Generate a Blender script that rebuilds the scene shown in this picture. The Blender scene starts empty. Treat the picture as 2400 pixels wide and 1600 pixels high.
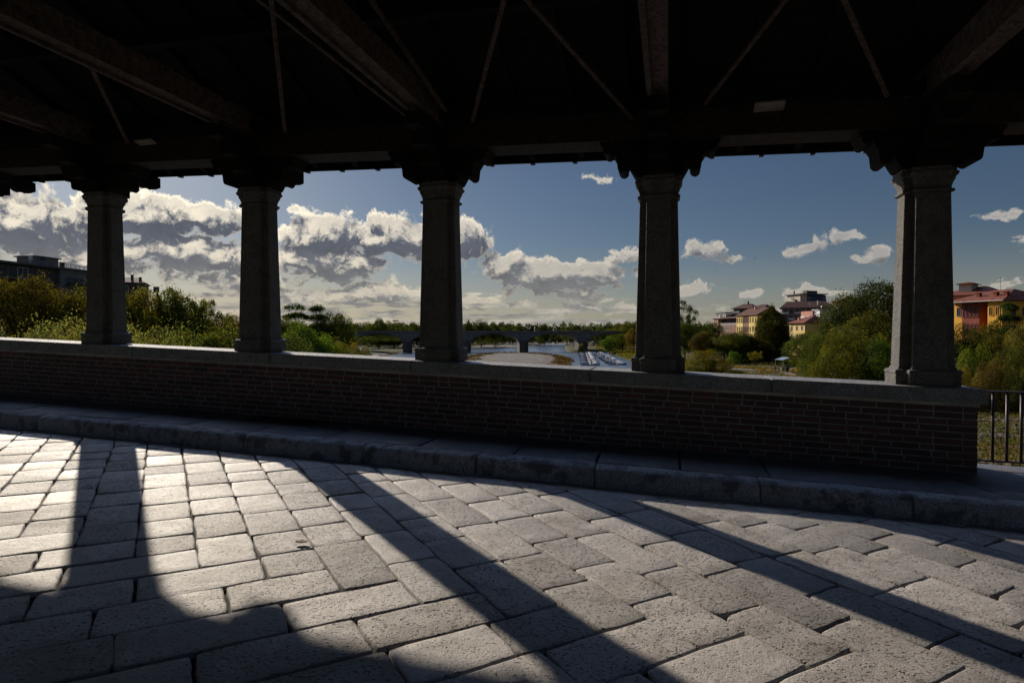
EXPOSURE = 0.35
SKYK = 1.0; BGS = 0.079; SKYTINT=(.28,.31,.36)
import bpy, bmesh, math, random
import numpy as np
from mathutils import Vector, Matrix, noise
random.seed(7)
rng = np.random.default_rng(11)
R = math.radians
scene = bpy.context.scene
COL = scene.collection
SQ = math.sqrt

# ------------------------------------------------------------------ camera
PITCH = R(0.9)
FPX = 1400.0
cd = bpy.data.cameras.new("camera"); cam = bpy.data.objects.new("camera", cd); COL.objects.link(cam)
cd.lens = 36.0*FPX/2400.0; cd.sensor_width = 36.0; cd.clip_start = 0.05; cd.clip_end = 20000
cam.location = (0, 0, 0); cam.rotation_euler = (R(90)-PITCH, 0, 0)
scene.camera = cam
scene.view_settings.view_transform = 'Standard'
scene.view_settings.look = 'None'
scene.view_settings.gamma = 1.0
scene.view_settings.exposure = EXPOSURE if 'EXPOSURE' in globals() else 0.0

def ray(x, y):
    h = (x-1200)/FPX; v = (800-y)/FPX
    d = Vector((h, math.cos(PITCH)+v*math.sin(PITCH), -math.sin(PITCH)+v*math.cos(PITCH)))
    return d/d.y
def at(x, y, Z): return ray(x, y)*Z
def hitz(x, y, z):
    d = ray(x, y); return d*(z/d.z)

# ------------------------------------------------------------------ bridge frame
BA = R(14.7); CB, SB = math.cos(BA), math.sin(BA)
GR = 0.0352
def W(u, v, z, g=GR): return (u*CB+v*SB, -u*SB+v*CB, z-g*u)
def toUV(x, y): return (x*CB-y*SB, x*SB+y*CB)
ROTZ = -BA

# ------------------------------------------------------------------ object helpers
def tag(o, label=None, cat=None, group=None, kind=None):
    if label: o['label'] = label
    if cat: o['category'] = cat
    if group: o['group'] = group
    if kind: o['kind'] = kind
    return o
def empty(name, loc=(0, 0, 0), rz=0, label=None, cat=None, group=None):
    o = bpy.data.objects.new(name, None); COL.objects.link(o)
    o.location = loc; o.rotation_euler = (0, 0, rz); o.empty_display_size = .2
    return tag(o, label, cat, group)
def mesh_obj(name, verts, faces, mat, parent=None, smooth=False, attrs=None):
    me = bpy.data.meshes.new(name)
    me.from_pydata([tuple(v) for v in verts], [], faces)
    mats = mat if isinstance(mat, (list, tuple)) else [mat]
    for m in mats: me.materials.append(m)
    if smooth: me.polygons.foreach_set('use_smooth', [True]*len(me.polygons))
    if attrs:
        for k, vals in attrs.items():
            a = me.attributes.new(k, 'FLOAT', 'FACE'); a.data.foreach_set('value', [float(q_) for q_ in vals])
    me.update()
    o = bpy.data.objects.new(name, me); COL.objects.link(o)
    if parent: o.parent = parent
    return o
class MB:
    """collects shapes, builds one mesh"""
    def __init__(s, f=None): s.v = []; s.f = []; s.mi = []; s.at = []; s.fn = f
    def _p(s, p): return s.fn(*p) if s.fn else tuple(p)
    def add(s, vs, fs, mi=0, val=0.5):
        o = len(s.v); s.v += [s._p(p) for p in vs]
        s.f += [tuple(i+o for i in f) for f in fs]; s.mi += [mi]*len(fs); s.at += [val]*len(fs)
    def box(s, a, b, mi=0, val=.5, bev=0):
        x0, y0, z0 = a; x1, y1, z1 = b
        if bev <= 0:
            s.add([(x0,y0,z0),(x1,y0,z0),(x1,y1,z0),(x0,y1,z0),(x0,y0,z1),(x1,y0,z1),(x1,y1,z1),(x0,y1,z1)],
                  [(0,3,2,1),(4,5,6,7),(0,1,5,4),(1,2,6,5),(2,3,7,6),(3,0,4,7)], mi, val)
        else:
            bm = bmesh.new(); bmesh.ops.create_cube(bm, size=1)
            for q in bm.verts: q.co = Vector(((x0+x1)/2+q.co.x*(x1-x0), (y0+y1)/2+q.co.y*(y1-y0), (z0+z1)/2+q.co.z*(z1-z0)))
            bmesh.ops.bevel(bm, geom=bm.edges[:], offset=bev, segments=2, affect='EDGES', profile=.6)
            s.addbm(bm, mi, val)
    def addbm(s, bm, mi=0, val=.5):
        bm.verts.index_update()
        s.add([tuple(q.co) for q in bm.verts], [tuple(q.index for q in f.verts) for f in bm.faces], mi, val); bm.free()
    def prism(s, poly, a, b, axis='y', mi=0, val=.5):
        """poly in the two other axes, extruded from a to b on axis"""
        n = len(poly)
        def P(p, t):
            return {'y': (p[0], t, p[1]), 'x': (t, p[0], p[1]), 'z': (p[0], p[1], t)}[axis]
        vs = [P(p, a) for p in poly]+[P(p, b) for p in poly]
        fs = [tuple(range(n)), tuple(range(2*n-1, n-1, -1))]+[(i, i+n, (i+1) % n+n, (i+1) % n) for i in range(n)]
        s.add(vs, fs, mi, val)
    def tube(s, pts, rad, n=8, mi=0, val=.5, caps=True):
        pts = [Vector(p) for p in pts]
        rads = rad if isinstance(rad, (list, tuple)) else [rad]*len(pts)
        vs = []; fs = []
        for i, p in enumerate(pts):
            d = (pts[min(i+1, len(pts)-1)]-pts[max(i-1, 0)]).normalized()
            a = d.cross(Vector((0, 0, 1)))
            if a.length < 1e-3: a = Vector((1, 0, 0))
            a.normalize(); b = d.cross(a)
            for k in range(n):
                t = 2*math.pi*k/n; vs.append(tuple(p+a*math.cos(t)*rads[i]+b*math.sin(t)*rads[i]))
        for i in range(len(pts)-1):
            for k in range(n):
                fs.append((i*n+k, i*n+(k+1) % n, (i+1)*n+(k+1) % n, (i+1)*n+k))
        if caps: fs += [tuple(range(n-1, -1, -1)), tuple(range((len(pts)-1)*n, len(pts)*n))]
        s.add(vs, fs, mi, val)
    def beam(s, p0, p1, w, h, mi=0, val=.5):
        p0, p1 = Vector(p0), Vector(p1); d = (p1-p0).normalized()
        a = d.cross(Vector((0, 0, 1)));
        if a.length < 1e-3: a = Vector((1, 0, 0))
        a.normalize(); b = a.cross(d)
        vs = []
        for p in (p0, p1):
            for sx, sy in ((-1,-1),(1,-1),(1,1),(-1,1)): vs.append(tuple(p+a*sx*w/2+b*sy*h/2))
        s.add(vs, [(0,1,2,3),(7,6,5,4),(0,4,5,1),(1,5,6,2),(2,6,7,3),(3,7,4,0)], mi, val)
    def build(s, name, mat, parent=None, smooth=False, attr=None, fixn=True):
        o = mesh_obj(name, s.v, s.f, mat, parent, smooth, {attr: s.at} if attr else None)
        if len(set(s.mi)) > 1: o.data.polygons.foreach_set('material_index', s.mi)
        if fixn:
            bm = bmesh.new(); bm.from_mesh(o.data); bmesh.ops.recalc_face_normals(bm, faces=bm.faces[:]); bm.to_mesh(o.data); bm.free()
        return o
def copy_tree(o, parent=None):
    c = o.copy(); COL.objects.link(c)
    if parent: c.parent = parent
    for ch in [x for x in o.children]: copy_tree(ch, c)
    return c

# ------------------------------------------------------------------ node helper
class NB:
    def __init__(s, tree): s.t = tree; s.n = tree.nodes; s.l = tree.links
    def new(s, typ, **kw):
        n = s.n.new(typ)
        for k, v in kw.items(): setattr(n, k, v)
        return n
    def put(s, node, key, val):
        sock = node.inputs[key]
        if isinstance(val, bpy.types.NodeSocket): s.l.new(val, sock)
        elif val is not None: sock.default_value = val
    def m(s, op, a, b=None, c=None, clamp=False):
        n = s.new('ShaderNodeMath', operation=op); n.use_clamp = clamp
        s.put(n, 0, a); s.put(n, 1, b) if b is not None else None
        if c is not None: s.put(n, 2, c)
        return n.outputs[0]
    def mix(s, f, a, b, blend='MIX'):
        n = s.new('ShaderNodeMix', data_type='RGBA', blend_type=blend)
        s.put(n, 0, f); s.put(n, 6, a if isinstance(a, bpy.types.NodeSocket) else (*a, 1) if len(a) == 3 else a)
        s.put(n, 7, b if isinstance(b, bpy.types.NodeSocket) else (*b, 1) if len(b) == 3 else b)
        return n.outputs[2]
    def ramp(s, f, lo, hi, interp='SMOOTHSTEP', a=0., b=1.):
        n = s.new('ShaderNodeMapRange', interpolation_type=interp)
        s.put(n, 0, f); s.put(n, 1, lo); s.put(n, 2, hi); s.put(n, 3, a); s.put(n, 4, b)
        return n.outputs[0]
    def noise(s, vec, scale, detail=4, rough=.55, dist=0, out=0):
        n = s.new('ShaderNodeTexNoise'); s.put(n, 'Vector', vec); s.put(n, 'Scale', scale)
        s.put(n, 'Detail', detail); s.put(n, 'Roughness', rough); s.put(n, 'Distortion', dist)
        return n.outputs[out]
    def voro(s, vec, scale, feature='F1', rnd=1, out=0):
        n = s.new('ShaderNodeTexVoronoi', feature=feature); s.put(n, 'Vector', vec); s.put(n, 'Scale', scale)
        s.put(n, 'Randomness', rnd); return n.outputs[out]
    def mapv(s, vec, sc=(1, 1, 1), loc=(0, 0, 0)):
        n = s.new('ShaderNodeMapping'); s.put(n, 0, vec); s.put(n, 1, loc); s.put(n, 3, sc); return n.outputs[0]
    def comb(s, x, y, z=0.):
        n = s.new('ShaderNodeCombineXYZ'); s.put(n, 0, x); s.put(n, 1, y); s.put(n, 2, z); return n.outputs[0]
    def attr(s, name):
        n = s.new('ShaderNodeAttribute', attribute_name=name); return n.outputs['Fac']
    def bump(s, h, dist=.01, strength=1., nrm=None):
        n = s.new('ShaderNodeBump'); s.put(n, 'Height', h); s.put(n, 'Distance', dist); s.put(n, 'Strength', strength)
        if nrm is not None: s.put(n, 'Normal', nrm)
        return n.outputs[0]
def new_mat(name):
    m = bpy.data.materials.new(name); m.use_nodes = True
    b = m.node_tree.nodes['Principled BSDF']
    return m, NB(m.node_tree), b
def plain(name, col, rough=.6, metal=0., var=.25, scale=3., bump=0., bscale=30., spec=.2):
    m, n, b = new_mat(name)
    tc = n.new('ShaderNodeTexCoord').outputs['Object']
    f = n.noise(tc, scale, 5, .6)
    c = n.mix(n.ramp(f, .3, .7), tuple(x*(1-var) for x in col), tuple(min(1, x*(1+var)) for x in col))
    n.put(b, 'Base Color', c); b.inputs['Roughness'].default_value = rough; b.inputs['Metallic'].default_value = metal
    b.inputs['Specular IOR Level'].default_value = spec
    if bump: n.put(b, 'Normal', n.bump(n.noise(tc, bscale, 5, .65), bump))
    return m
def world_pos(n):
    return n.new('ShaderNodeNewGeometry').outputs['Position']
# ================================================================== SKY + SUN
SUN_AZ = R(-34.2)      # bearing from +Y, negative = left
SUN_EL = R(24.6)
sdir = Vector((math.sin(SUN_AZ)*math.cos(SUN_EL), math.cos(SUN_AZ)*math.cos(SUN_EL), math.sin(SUN_EL)))
ld = bpy.data.lights.new('sun', 'SUN'); ld.energy = 4.7; ld.angle = R(.55); ld.color = (1., .88, .72)
lo = bpy.data.objects.new('sun', ld); COL.objects.link(lo); lo.rotation_euler = sdir.to_track_quat('Z', 'Y').to_euler()
lo.location = (0, 0, 60)

world = bpy.data.worlds.new("World"); scene.world = world; world.use_nodes = True
wt = world.node_tree; w = NB(wt); bg = wt.nodes['Background']
gen = w.new('ShaderNodeTexCoord').outputs['Generated']
sky = w.new('ShaderNodeTexSky', sky_type='NISHITA'); sky.sun_disc = False
sky.sun_elevation = SUN_EL; sky.sun_rotation = SUN_AZ
sky.air_density = 1.0; sky.dust_density = .6; sky.ozone_density = 2.0; sky.altitude = 100
# direction -> azimuth / elevation
sep = w.new('ShaderNodeSeparateXYZ'); w.put(sep, 0, gen)
az = w.m('ARCTAN2', sep.outputs[0], sep.outputs[1]); el = w.m('ARCSINE', sep.outputs[2])
def azel(x, y):
    d = ray(x, y).normalized(); return math.atan2(d.x, d.y), math.asin(d.z)
# cloud masses as seen on the day: centre x,y, half width, half height (photo pixels), weight
BL = [(60, 520, 260, 84, 1.25), (330, 510, 230, 66, 1.2), (440, 600, 240, 62, 1.15), (210, 590, 220, 60, 1.1), (500, 520, 90, 50, 1.),
      (-150, 470, 260, 130, 1.2), (-420, 380, 300, 200, 1.2),
      (690, 495, 40, 16, .42), (760, 560, 130, 62, 1.15), (780, 622, 150, 48, 1.2), (930, 558, 120, 60, 1.3), (1075, 565, 90, 48, 1.2), (880, 520, 70, 26, .8),
      (1010, 590, 110, 34, .9), (1280, 648, 160, 44, 1.25), (1180, 625, 60, 38, 1.), (1390, 640, 90, 38, .9), (1340, 690, 90, 22, .7), (870, 690, 190, 34, .95), (700, 700, 90, 34, .9),
      (1090, 705, 150, 20, .62), (1390, 718, 110, 16, .6), 
      (1392, 417, 46, 16, .62), (1640, 590, 62, 34, .75), (1715, 607, 50, 12, .45), (1480, 596, 44, 20, .55), (1520, 640, 42, 24, .7), (1630, 676, 34, 19, .8), (1746, 690, 42, 13, .75),
      (1895, 578, 50, 20, .72), (1985, 560, 56, 19, .75), (2045, 597, 48, 16, .7), (1935, 684, 60, 18, .6), (1860, 692, 30, 12, .5), (2345, 512, 60, 14, .6), (2290, 672, 36, 8, .5), (1640, 720, 90, 14, .5),
      (2370, 668, 40, 10, .55), (2420, 570, 40, 12, .5), (590, 660, 160, 26, .8)]
grp = bpy.data.node_groups.new('cloud_density', 'ShaderNodeTree')
grp.interface.new_socket('az', in_out='INPUT', socket_type='NodeSocketFloat')
grp.interface.new_socket('el', in_out='INPUT', socket_type='NodeSocketFloat')
grp.interface.new_socket('d', in_out='OUTPUT', socket_type='NodeSocketFloat'); grp.interface.new_socket('t', in_out='OUTPUT', socket_type='NodeSocketFloat')
g = NB(grp); gi = g.new('NodeGroupInput'); go = g.new('NodeGroupOutput')
A_, E_ = gi.outputs[0], gi.outputs[1]
lw = g.m('LOGARITHM', g.m('ADD', g.m('MAXIMUM', E_, 0.), .10), math.e)       # finer towards the horizon
vec = g.comb(A_, g.m('MULTIPLY', lw, .26), 0.)
n1c = g.new('ShaderNodeTexNoise'); g.put(n1c, 'Vector', vec); g.put(n1c, 'Scale', 17.); g.put(n1c, 'Detail', 4.)
vm = g.new('ShaderNodeVectorMath', operation='MULTIPLY_ADD'); g.put(vm, 0, n1c.outputs[1]); g.put(vm, 1, (.06, .06, 0)); g.put(vm, 2, vec)
vecd = vm.outputs[0]
n2 = g.noise(vecd, 34, 6, .72)
bil = g.voro(vecd, 52)
tex = g.m('MULTIPLY_ADD', n1c.outputs[0], .55, -.275)
tex = g.m('ADD', tex, g.m('MULTIPLY_ADD', n2, 2.1, -1.05))
tex = g.m('ADD', tex, g.m('MULTIPLY_ADD', bil, -.42, .19))
cur = None
pw = g.new('ShaderNodeVectorMath', operation='MULTIPLY_ADD'); g.put(pw, 0, n1c.outputs[1]); g.put(pw, 1, (.085, .05, 0)); g.put(pw, 2, g.comb(g.m('SUBTRACT', A_, .0425), g.m('SUBTRACT', E_, .025), 0.)); P2 = pw.outputs[0]
for (x, y, rx, ry, wgt) in BL:
    ca, ce = azel(x, y); ra = abs(azel(x+rx, y)[0]-azel(x-rx, y)[0])/2; re = abs(azel(x, y-ry)[1]-azel(x, y+ry)[1])/2
    v1 = g.new('ShaderNodeVectorMath', operation='MULTIPLY_ADD'); g.put(v1, 0, P2); g.put(v1, 1, (1/ra, 1/re, 0)); g.put(v1, 2, (-ca/ra, -ce/re, 0))
    v2 = g.new('ShaderNodeVectorMath', operation='LENGTH'); g.put(v2, 0, v1.outputs[0])
    val = g.m('MULTIPLY_ADD', v2.outputs['Value'], -wgt, wgt)
    cur = val if cur is None else g.m('MAXIMUM', cur, val)
# low bands of small streaky clouds, thicker to the left and towards the horizon
vs_ = g.comb(A_, g.m('MULTIPLY', lw, 1.25), 4.)
st = g.noise(vs_, 11, 5, .55)
cov = g.m('ADD', g.ramp(E_, .14, .01, 'SMOOTHSTEP', -.75, .14), g.ramp(A_, .05, .45, 'SMOOTHSTEP', .10, -.30))
low = g.m('ADD', cov, g.m('MULTIPLY', g.m('SUBTRACT', st, .48), 2.2))
low = g.m('MINIMUM', g.m('MULTIPLY', low, 1.), .45)
# scattered clouds over the rest of the sky, out of the photographed part
rest = g.m('ADD', g.m('MULTIPLY', g.m('SUBTRACT', n1c.outputs[0], .62), 3.), g.ramp(g.m('ABSOLUTE', A_), .85, 1.2, 'SMOOTHSTEP', -3., 0.))
cur = g.m('MAXIMUM', cur, rest)
amp = .92
dens = g.m('ADD', cur, g.m('MULTIPLY', tex, amp))
dens = g.m('MAXIMUM', dens, g.m('ADD', low, g.m('MULTIPLY', tex, .25)))
g.l.new(dens, go.inputs[0]); g.l.new(tex, go.inputs[1])
def dens_at(da, de):
    n = w.new('ShaderNodeGroup'); n.node_tree = grp
    w.put(n, 0, w.m('ADD', az, da) if da else az); w.put(n, 1, w.m('ADD', el, de) if de else el)
    return n.outputs
D0, TX = dens_at(0, 0)[:2]
D1 = dens_at(-.006, .018)[0]
alpha = w.ramp(D0, -.04, .28)
thick = w.ramp(D0, .03, .45)
grad = w.ramp(w.m('SUBTRACT', D0, D1), -.05, .50, 'LINEAR')
# backlit cloud: thin parts and sun-facing tops glow, cores stay slate grey
sunprox = w.ramp(w.m('ABSOLUTE', w.m('SUBTRACT', az, SUN_AZ)), 1.15, .0, 'SMOOTHSTEP', .30, 1.)
lit = w.m('ADD', w.m('MULTIPLY', w.m('SUBTRACT', 1., thick), .62), w.m('MULTIPLY', grad, .75))
lit = w.m('ADD', lit, w.m('MULTIPLY_ADD', TX, .35, -.12), clamp=True)
lit = w.m('POWER', lit, 1.25)
lit = w.m('MULTIPLY', lit, sunprox)
hor = w.ramp(el, .16, .0)
core = w.mix(hor, (.86, .95, 1.22), (2.3, 2.25, 2.1))
cv = w.new('ShaderNodeVectorMath', operation='SCALE'); w.put(cv, 0, core); w.put(cv, 3, w.m('ADD', w.ramp(TX, -.7, .7, 'LINEAR', 1.5, .75), w.m('MULTIPLY', grad, .6))); core = cv.outputs[0]
hi = w.mix(hor, (13., 11.6, 9.0), (6.6, 5.6, 4.0))
ccol = w.mix(lit, core, hi)
# clear sky: the physical sky, slightly graded, with evening haze low down
sm = w.new('ShaderNodeVectorMath', operation='SCALE'); w.put(sm, 0, sky.outputs[0]); sm.inputs[3].default_value = SKYK
skc = w.mix(1., sm.outputs[0], SKYTINT, 'MULTIPLY')
# extra sky brightness towards the sun, behind the roof, added to fill shaded paving
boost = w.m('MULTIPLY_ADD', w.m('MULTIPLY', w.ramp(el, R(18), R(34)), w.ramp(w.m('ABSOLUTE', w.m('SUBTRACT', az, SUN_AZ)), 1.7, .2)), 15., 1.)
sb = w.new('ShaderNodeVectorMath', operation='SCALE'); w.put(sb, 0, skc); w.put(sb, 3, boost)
glow = w.m('MULTIPLY', w.ramp(el, .15, -.01), w.ramp(az, .35, -.5, 'SMOOTHSTEP', .30, .72))
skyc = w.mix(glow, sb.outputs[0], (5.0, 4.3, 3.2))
tot = w.mix(w.m('MULTIPLY', alpha, .97), skyc, ccol)
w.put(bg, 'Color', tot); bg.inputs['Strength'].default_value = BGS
world.cycles.sampling_method = 'MANUAL'; world.cycles.sample_map_resolution = 1024
# ================================================================== BRIDGE MATERIALS
def granite(name, col, rough=.75, stain=.35, gr=1.0, bump=.006, attr=None):
    m, n, b = new_mat(name)
    p = world_pos(n)
    speck = n.noise(p, 75*gr, 4, .85)
    blot = n.noise(p, 6, 5, .6)
    big = n.noise(p, 1.7, 4, .6)
    c = n.mix(n.ramp(speck, .35, .65), tuple(x*.35 for x in col), tuple(min(1, x*1.75) for x in col))
    c = n.mix(n.m('MULTIPLY', n.ramp(blot, .48, .62), stain), c, tuple(x*.28 for x in col))
    c = n.mix(n.m('MULTIPLY', n.ramp(big, .45, .7), .35), c, (col[0]*.8, col[1]*.72, col[2]*.6))
    n.put(b, 'Base Color', c); b.inputs['Roughness'].default_value = rough
    b.inputs['Specular IOR Level'].default_value = .4
    h = n.m('ADD', n.m('MULTIPLY', n.noise(p, 55*gr, 4, .75), 1.0), n.m('MULTIPLY', n.noise(p, 14, 4, .6), 1.0))
    n.put(b, 'Normal', n.bump(h, bump))
    return m
M_granite = granite('granite_pillar', (.12, .112, .10), bump=.03)
M_coping = granite('granite_coping', (.20, .195, .185), bump=.02)
M_bed = plain('mortar_bed', (.30, .27, .22), .9, bump=.004)

# paving flags ------------------------------------------------------
def flag_mat(name, base, pit_amt=1., rough_lo=.42, rough_hi=.62):
    m, n, b = new_mat(name)
    p = world_pos(n); a = n.attr('tone'); a2 = n.attr('pit')
    c = n.mix(a, tuple(x*.70 for x in base), tuple(x*1.28 for x in base))
    sp = n.noise(p, 110, 4, .85)
    c = n.mix(n.ramp(sp, .62, .38), c, n.mix(.85, c, (.55, .53, .53), 'MULTIPLY'))
    bl = n.noise(p, 3.3, 6, .62)
    c = n.mix(n.m('MULTIPLY', n.ramp(bl, .45, .72), .35), c, (.14, .125, .11))
    # gum and grease spots
    vc = n.new('ShaderNodeTexVoronoi', feature='F1'); n.put(vc, 'Vector', p); n.put(vc, 'Scale', 2.6)
    spot = n.m('MULTIPLY', n.ramp(n.m('ADD', vc.outputs['Distance'], n.m('MULTIPLY', n.noise(p, 14, 2), .10)), .155, .135),
               n.ramp(n.noise(p, .9, 2), .50, .56))
    c = n.mix(n.m('MULTIPLY', spot, .6), c, (.07, .07, .08))
    stn = n.ramp(n.m('ADD', n.noise(p, 1.4, 5, .65), n.m('MULTIPLY', a2, .06)), .53, .66)
    c = n.mix(n.m('MULTIPLY', stn, .45), c, (.16, .135, .11))
    lgt = n.ramp(n.noise(p, 2.1, 5, .7), .55, .7)
    c = n.mix(n.m('MULTIPLY', lgt, .35), c, (.52, .49, .46))
    n_c = c
    # pits: stretched chisel marks and holes
    w = n.noise(p, 9, 3, .6, out=1)
    vv = n.new('ShaderNodeVectorMath', operation='MULTIPLY_ADD'); n.put(vv, 0, w); n.put(vv, 1, (.05, .05, .05)); n.put(vv, 2, p)
    pos = vv.outputs[0]
    pit1 = n.ramp(n.voro(n.mapv(pos, (1, 1.35, 1)), 30), .10, .27)           # holes
    gate = n.ramp(n.noise(p, 13, 3, .65), .46, .60)
    pit = n.m('MULTIPLY', n.m('SUBTRACT', 1., pit1), gate)
    pit2 = n.m('SUBTRACT', 1., n.ramp(n.noise(n.mapv(pos, (1, 1.6, 1)), 44, 2, .5), .30, .41))
    holes = n.m('ADD', n.m('MULTIPLY', pit, 1.1), n.m('MULTIPLY', pit2, .9))
    n.put(b, 'Base Color', n.mix(n.m('MULTIPLY', holes, .75, clamp=True), n_c, n.mix(1., n_c, (.30, .28, .27), 'MULTIPLY')))
    amt = n.m('MULTIPLY_ADD', a2, 1.3*pit_amt, .12*pit_amt)
    wave = n.noise(p, 5.5, 4, .55)
    fine = n.noise(p, 95, 4, .8)
    h = n.m('SUBTRACT', n.m('MULTIPLY', wave, 1.5), n.m('MULTIPLY', holes, amt))
    h = n.m('ADD', h, n.m('MULTIPLY', fine, .55))
    n.put(b, 'Normal', n.bump(h, .014))
    n.put(b, 'Roughness', n.ramp(n.m('ADD', n.m('MULTIPLY', a2, .35), n.m('MULTIPLY', bl, .6)), .2, .75, 'LINEAR', rough_lo, rough_hi))
    b.inputs['Specular IOR Level'].default_value = .42
    return m
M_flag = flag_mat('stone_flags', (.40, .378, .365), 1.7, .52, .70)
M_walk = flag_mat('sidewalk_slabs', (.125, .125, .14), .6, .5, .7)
M_kerb = granite('kerb_granite', (.29, .30, .33), stain=.85, bump=.03)
M_joint = plain('joint_dirt', (.028, .024, .02), .95, bump=.01)

def brick_mat():
    m, n, b = new_mat('parapet_brick')
    p = world_pos(n); a = n.attr('tone')
    c = n.mix(n.ramp(a, 0, 1, 'LINEAR'), (.045, .028, .022), (.15, .055, .038))
    c = n.mix(n.m('MULTIPLY', n.ramp(n.noise(p, 22, 5, .65), .4, .75), .6), c, (.035, .022, .02))
    n.put(b, 'Base Color', c); b.inputs['Roughness'].default_value = .85
    n.put(b, 'Normal', n.bump(n.noise(p, 70, 5, .7), .006))
    return m
M_brick = brick_mat()
M_mortar = plain('mortar', (.19, .175, .165), .95, scale=8, bump=.006, bscale=60)
def wood_mat(name, col, sc=1.):
    m, n, b = new_mat(name)
    tc = n.new('ShaderNodeTexCoord').outputs['Object']
    g = n.noise(n.mapv(tc, (3, 3, 3)), 5*sc, 6, .7, 1.2)
    c = n.mix(n.ramp(g, .35, .7), tuple(x*.5 for x in col), tuple(x*1.6 for x in col))
    n.put(b, 'Base Color', c); b.inputs['Roughness'].default_value = .9; b.inputs['Specular IOR Level'].default_value = .15
    n.put(b, 'Normal', n.bump(g, .01))
    return m
M_wood = wood_mat('old_dark_timber', (.012, .0085, .006))
M_beam = wood_mat('tie_beam_timber', (.085, .062, .05))
M_plate = wood_mat('wall_plate_timber', (.032, .023, .017))
M_board = wood_mat('ceiling_board_timber', (.012, .009, .007))
M_iron = plain('painted_iron', (.035, .025, .022), .6, .3)
M_rail = plain('railing_paint', (.075, .06, .065), .45, .5)
M_tile = plain('clay_roof_tiles', (.22, .09, .05), .85, var=.4, scale=9, bump=.02)

# ================================================================== DECK
Z_DECK, Z_WALK, Z_COP = -1.445, -1.272, -0.453
V_KERB, V_FRONT = 5.50, 6.73
U0, U1 = -19.0, 9.0

def rough_top(mb_v, mb_f, tones, pits, O, A, B, la, lb, z0, na, nb, gap, edge, bow, tone, pit, tilt=(0, 0), jit=.006):
    """worn stone: O corner (u,v), A,B unit dirs, lengths la,lb; writes world verts"""
    base = len(mb_v)
    def params(n, L):
        inner = [i/(n-1) for i in range(n)]
        e1 = min(.004/L, .2); e2 = min(.014/L, .3)
        return [0, e1, e2]+[e2+(1-2*e2)*t for t in inner[1:-1]]+[1-e2, 1-e1, 1]
    pa, pb = params(na, la), params(nb, lb)
    ca = [random.uniform(-jit, jit) for _ in range(8)]
    ofs = random.uniform(0, 100)
    for i, s in enumerate(pa):
        for j, t in enumerate(pb):
            x = gap+s*(la-2*gap); y = gap+t*(lb-2*gap)
            # irregular outline
            wob = noise.noise(Vector((x*5+ofs, y*5, 3.3)))*.011+noise.noise(Vector((x*17+ofs, y*17, 9.)))*.006
            wx = wob if (i <= 2) else -wob if i >= len(pa)-3 else 0
            wy = wob if (j <= 2) else -wob if j >= len(pb)-3 else 0
            cor = ((1-s)*(1-t)*ca[0]+s*(1-t)*ca[1]+(1-s)*t*ca[2]+s*t*ca[3], (1-s)*(1-t)*ca[4]+s*(1-t)*ca[5]+(1-s)*t*ca[6]+s*t*ca[7])
            x += wx+cor[0]; y += wy+cor[1]
            # round corner
            da = min(s*la, (1-s)*la); db = min(t*lb, (1-t)*lb); d = min(da, db)
            if da < .03 and db < .03:
                k = (.03-da)*(.03-db)/.03*.35
                x += k if s < .5 else -k; y += k if t < .5 else -k
            drop = edge*(max(0, 1-d/.015))**2 + (.030 if d == 0 else 0)
            crown = bow*(1-(2*s-1)**2)*(1-(2*t-1)**2)
            u = O[0]+A[0]*x+B[0]*y; v = O[1]+A[1]*x+B[1]*y
            z = z0-drop+crown+tilt[0]*(s-.5)+tilt[1]*(t-.5)+noise.noise(Vector((u*4, v*4, 1.7)))*.0035
            mb_v.append(W(u, v, z))
    M = len(pb)
    for i in range(len(pa)-1):
        for j in range(M-1):
            mb_f.append((base+i*M+j, base+(i+1)*M+j, base+(i+1)*M+j+1, base+i*M+j+1))
            tones.append(tone); pits.append(pit)

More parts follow.
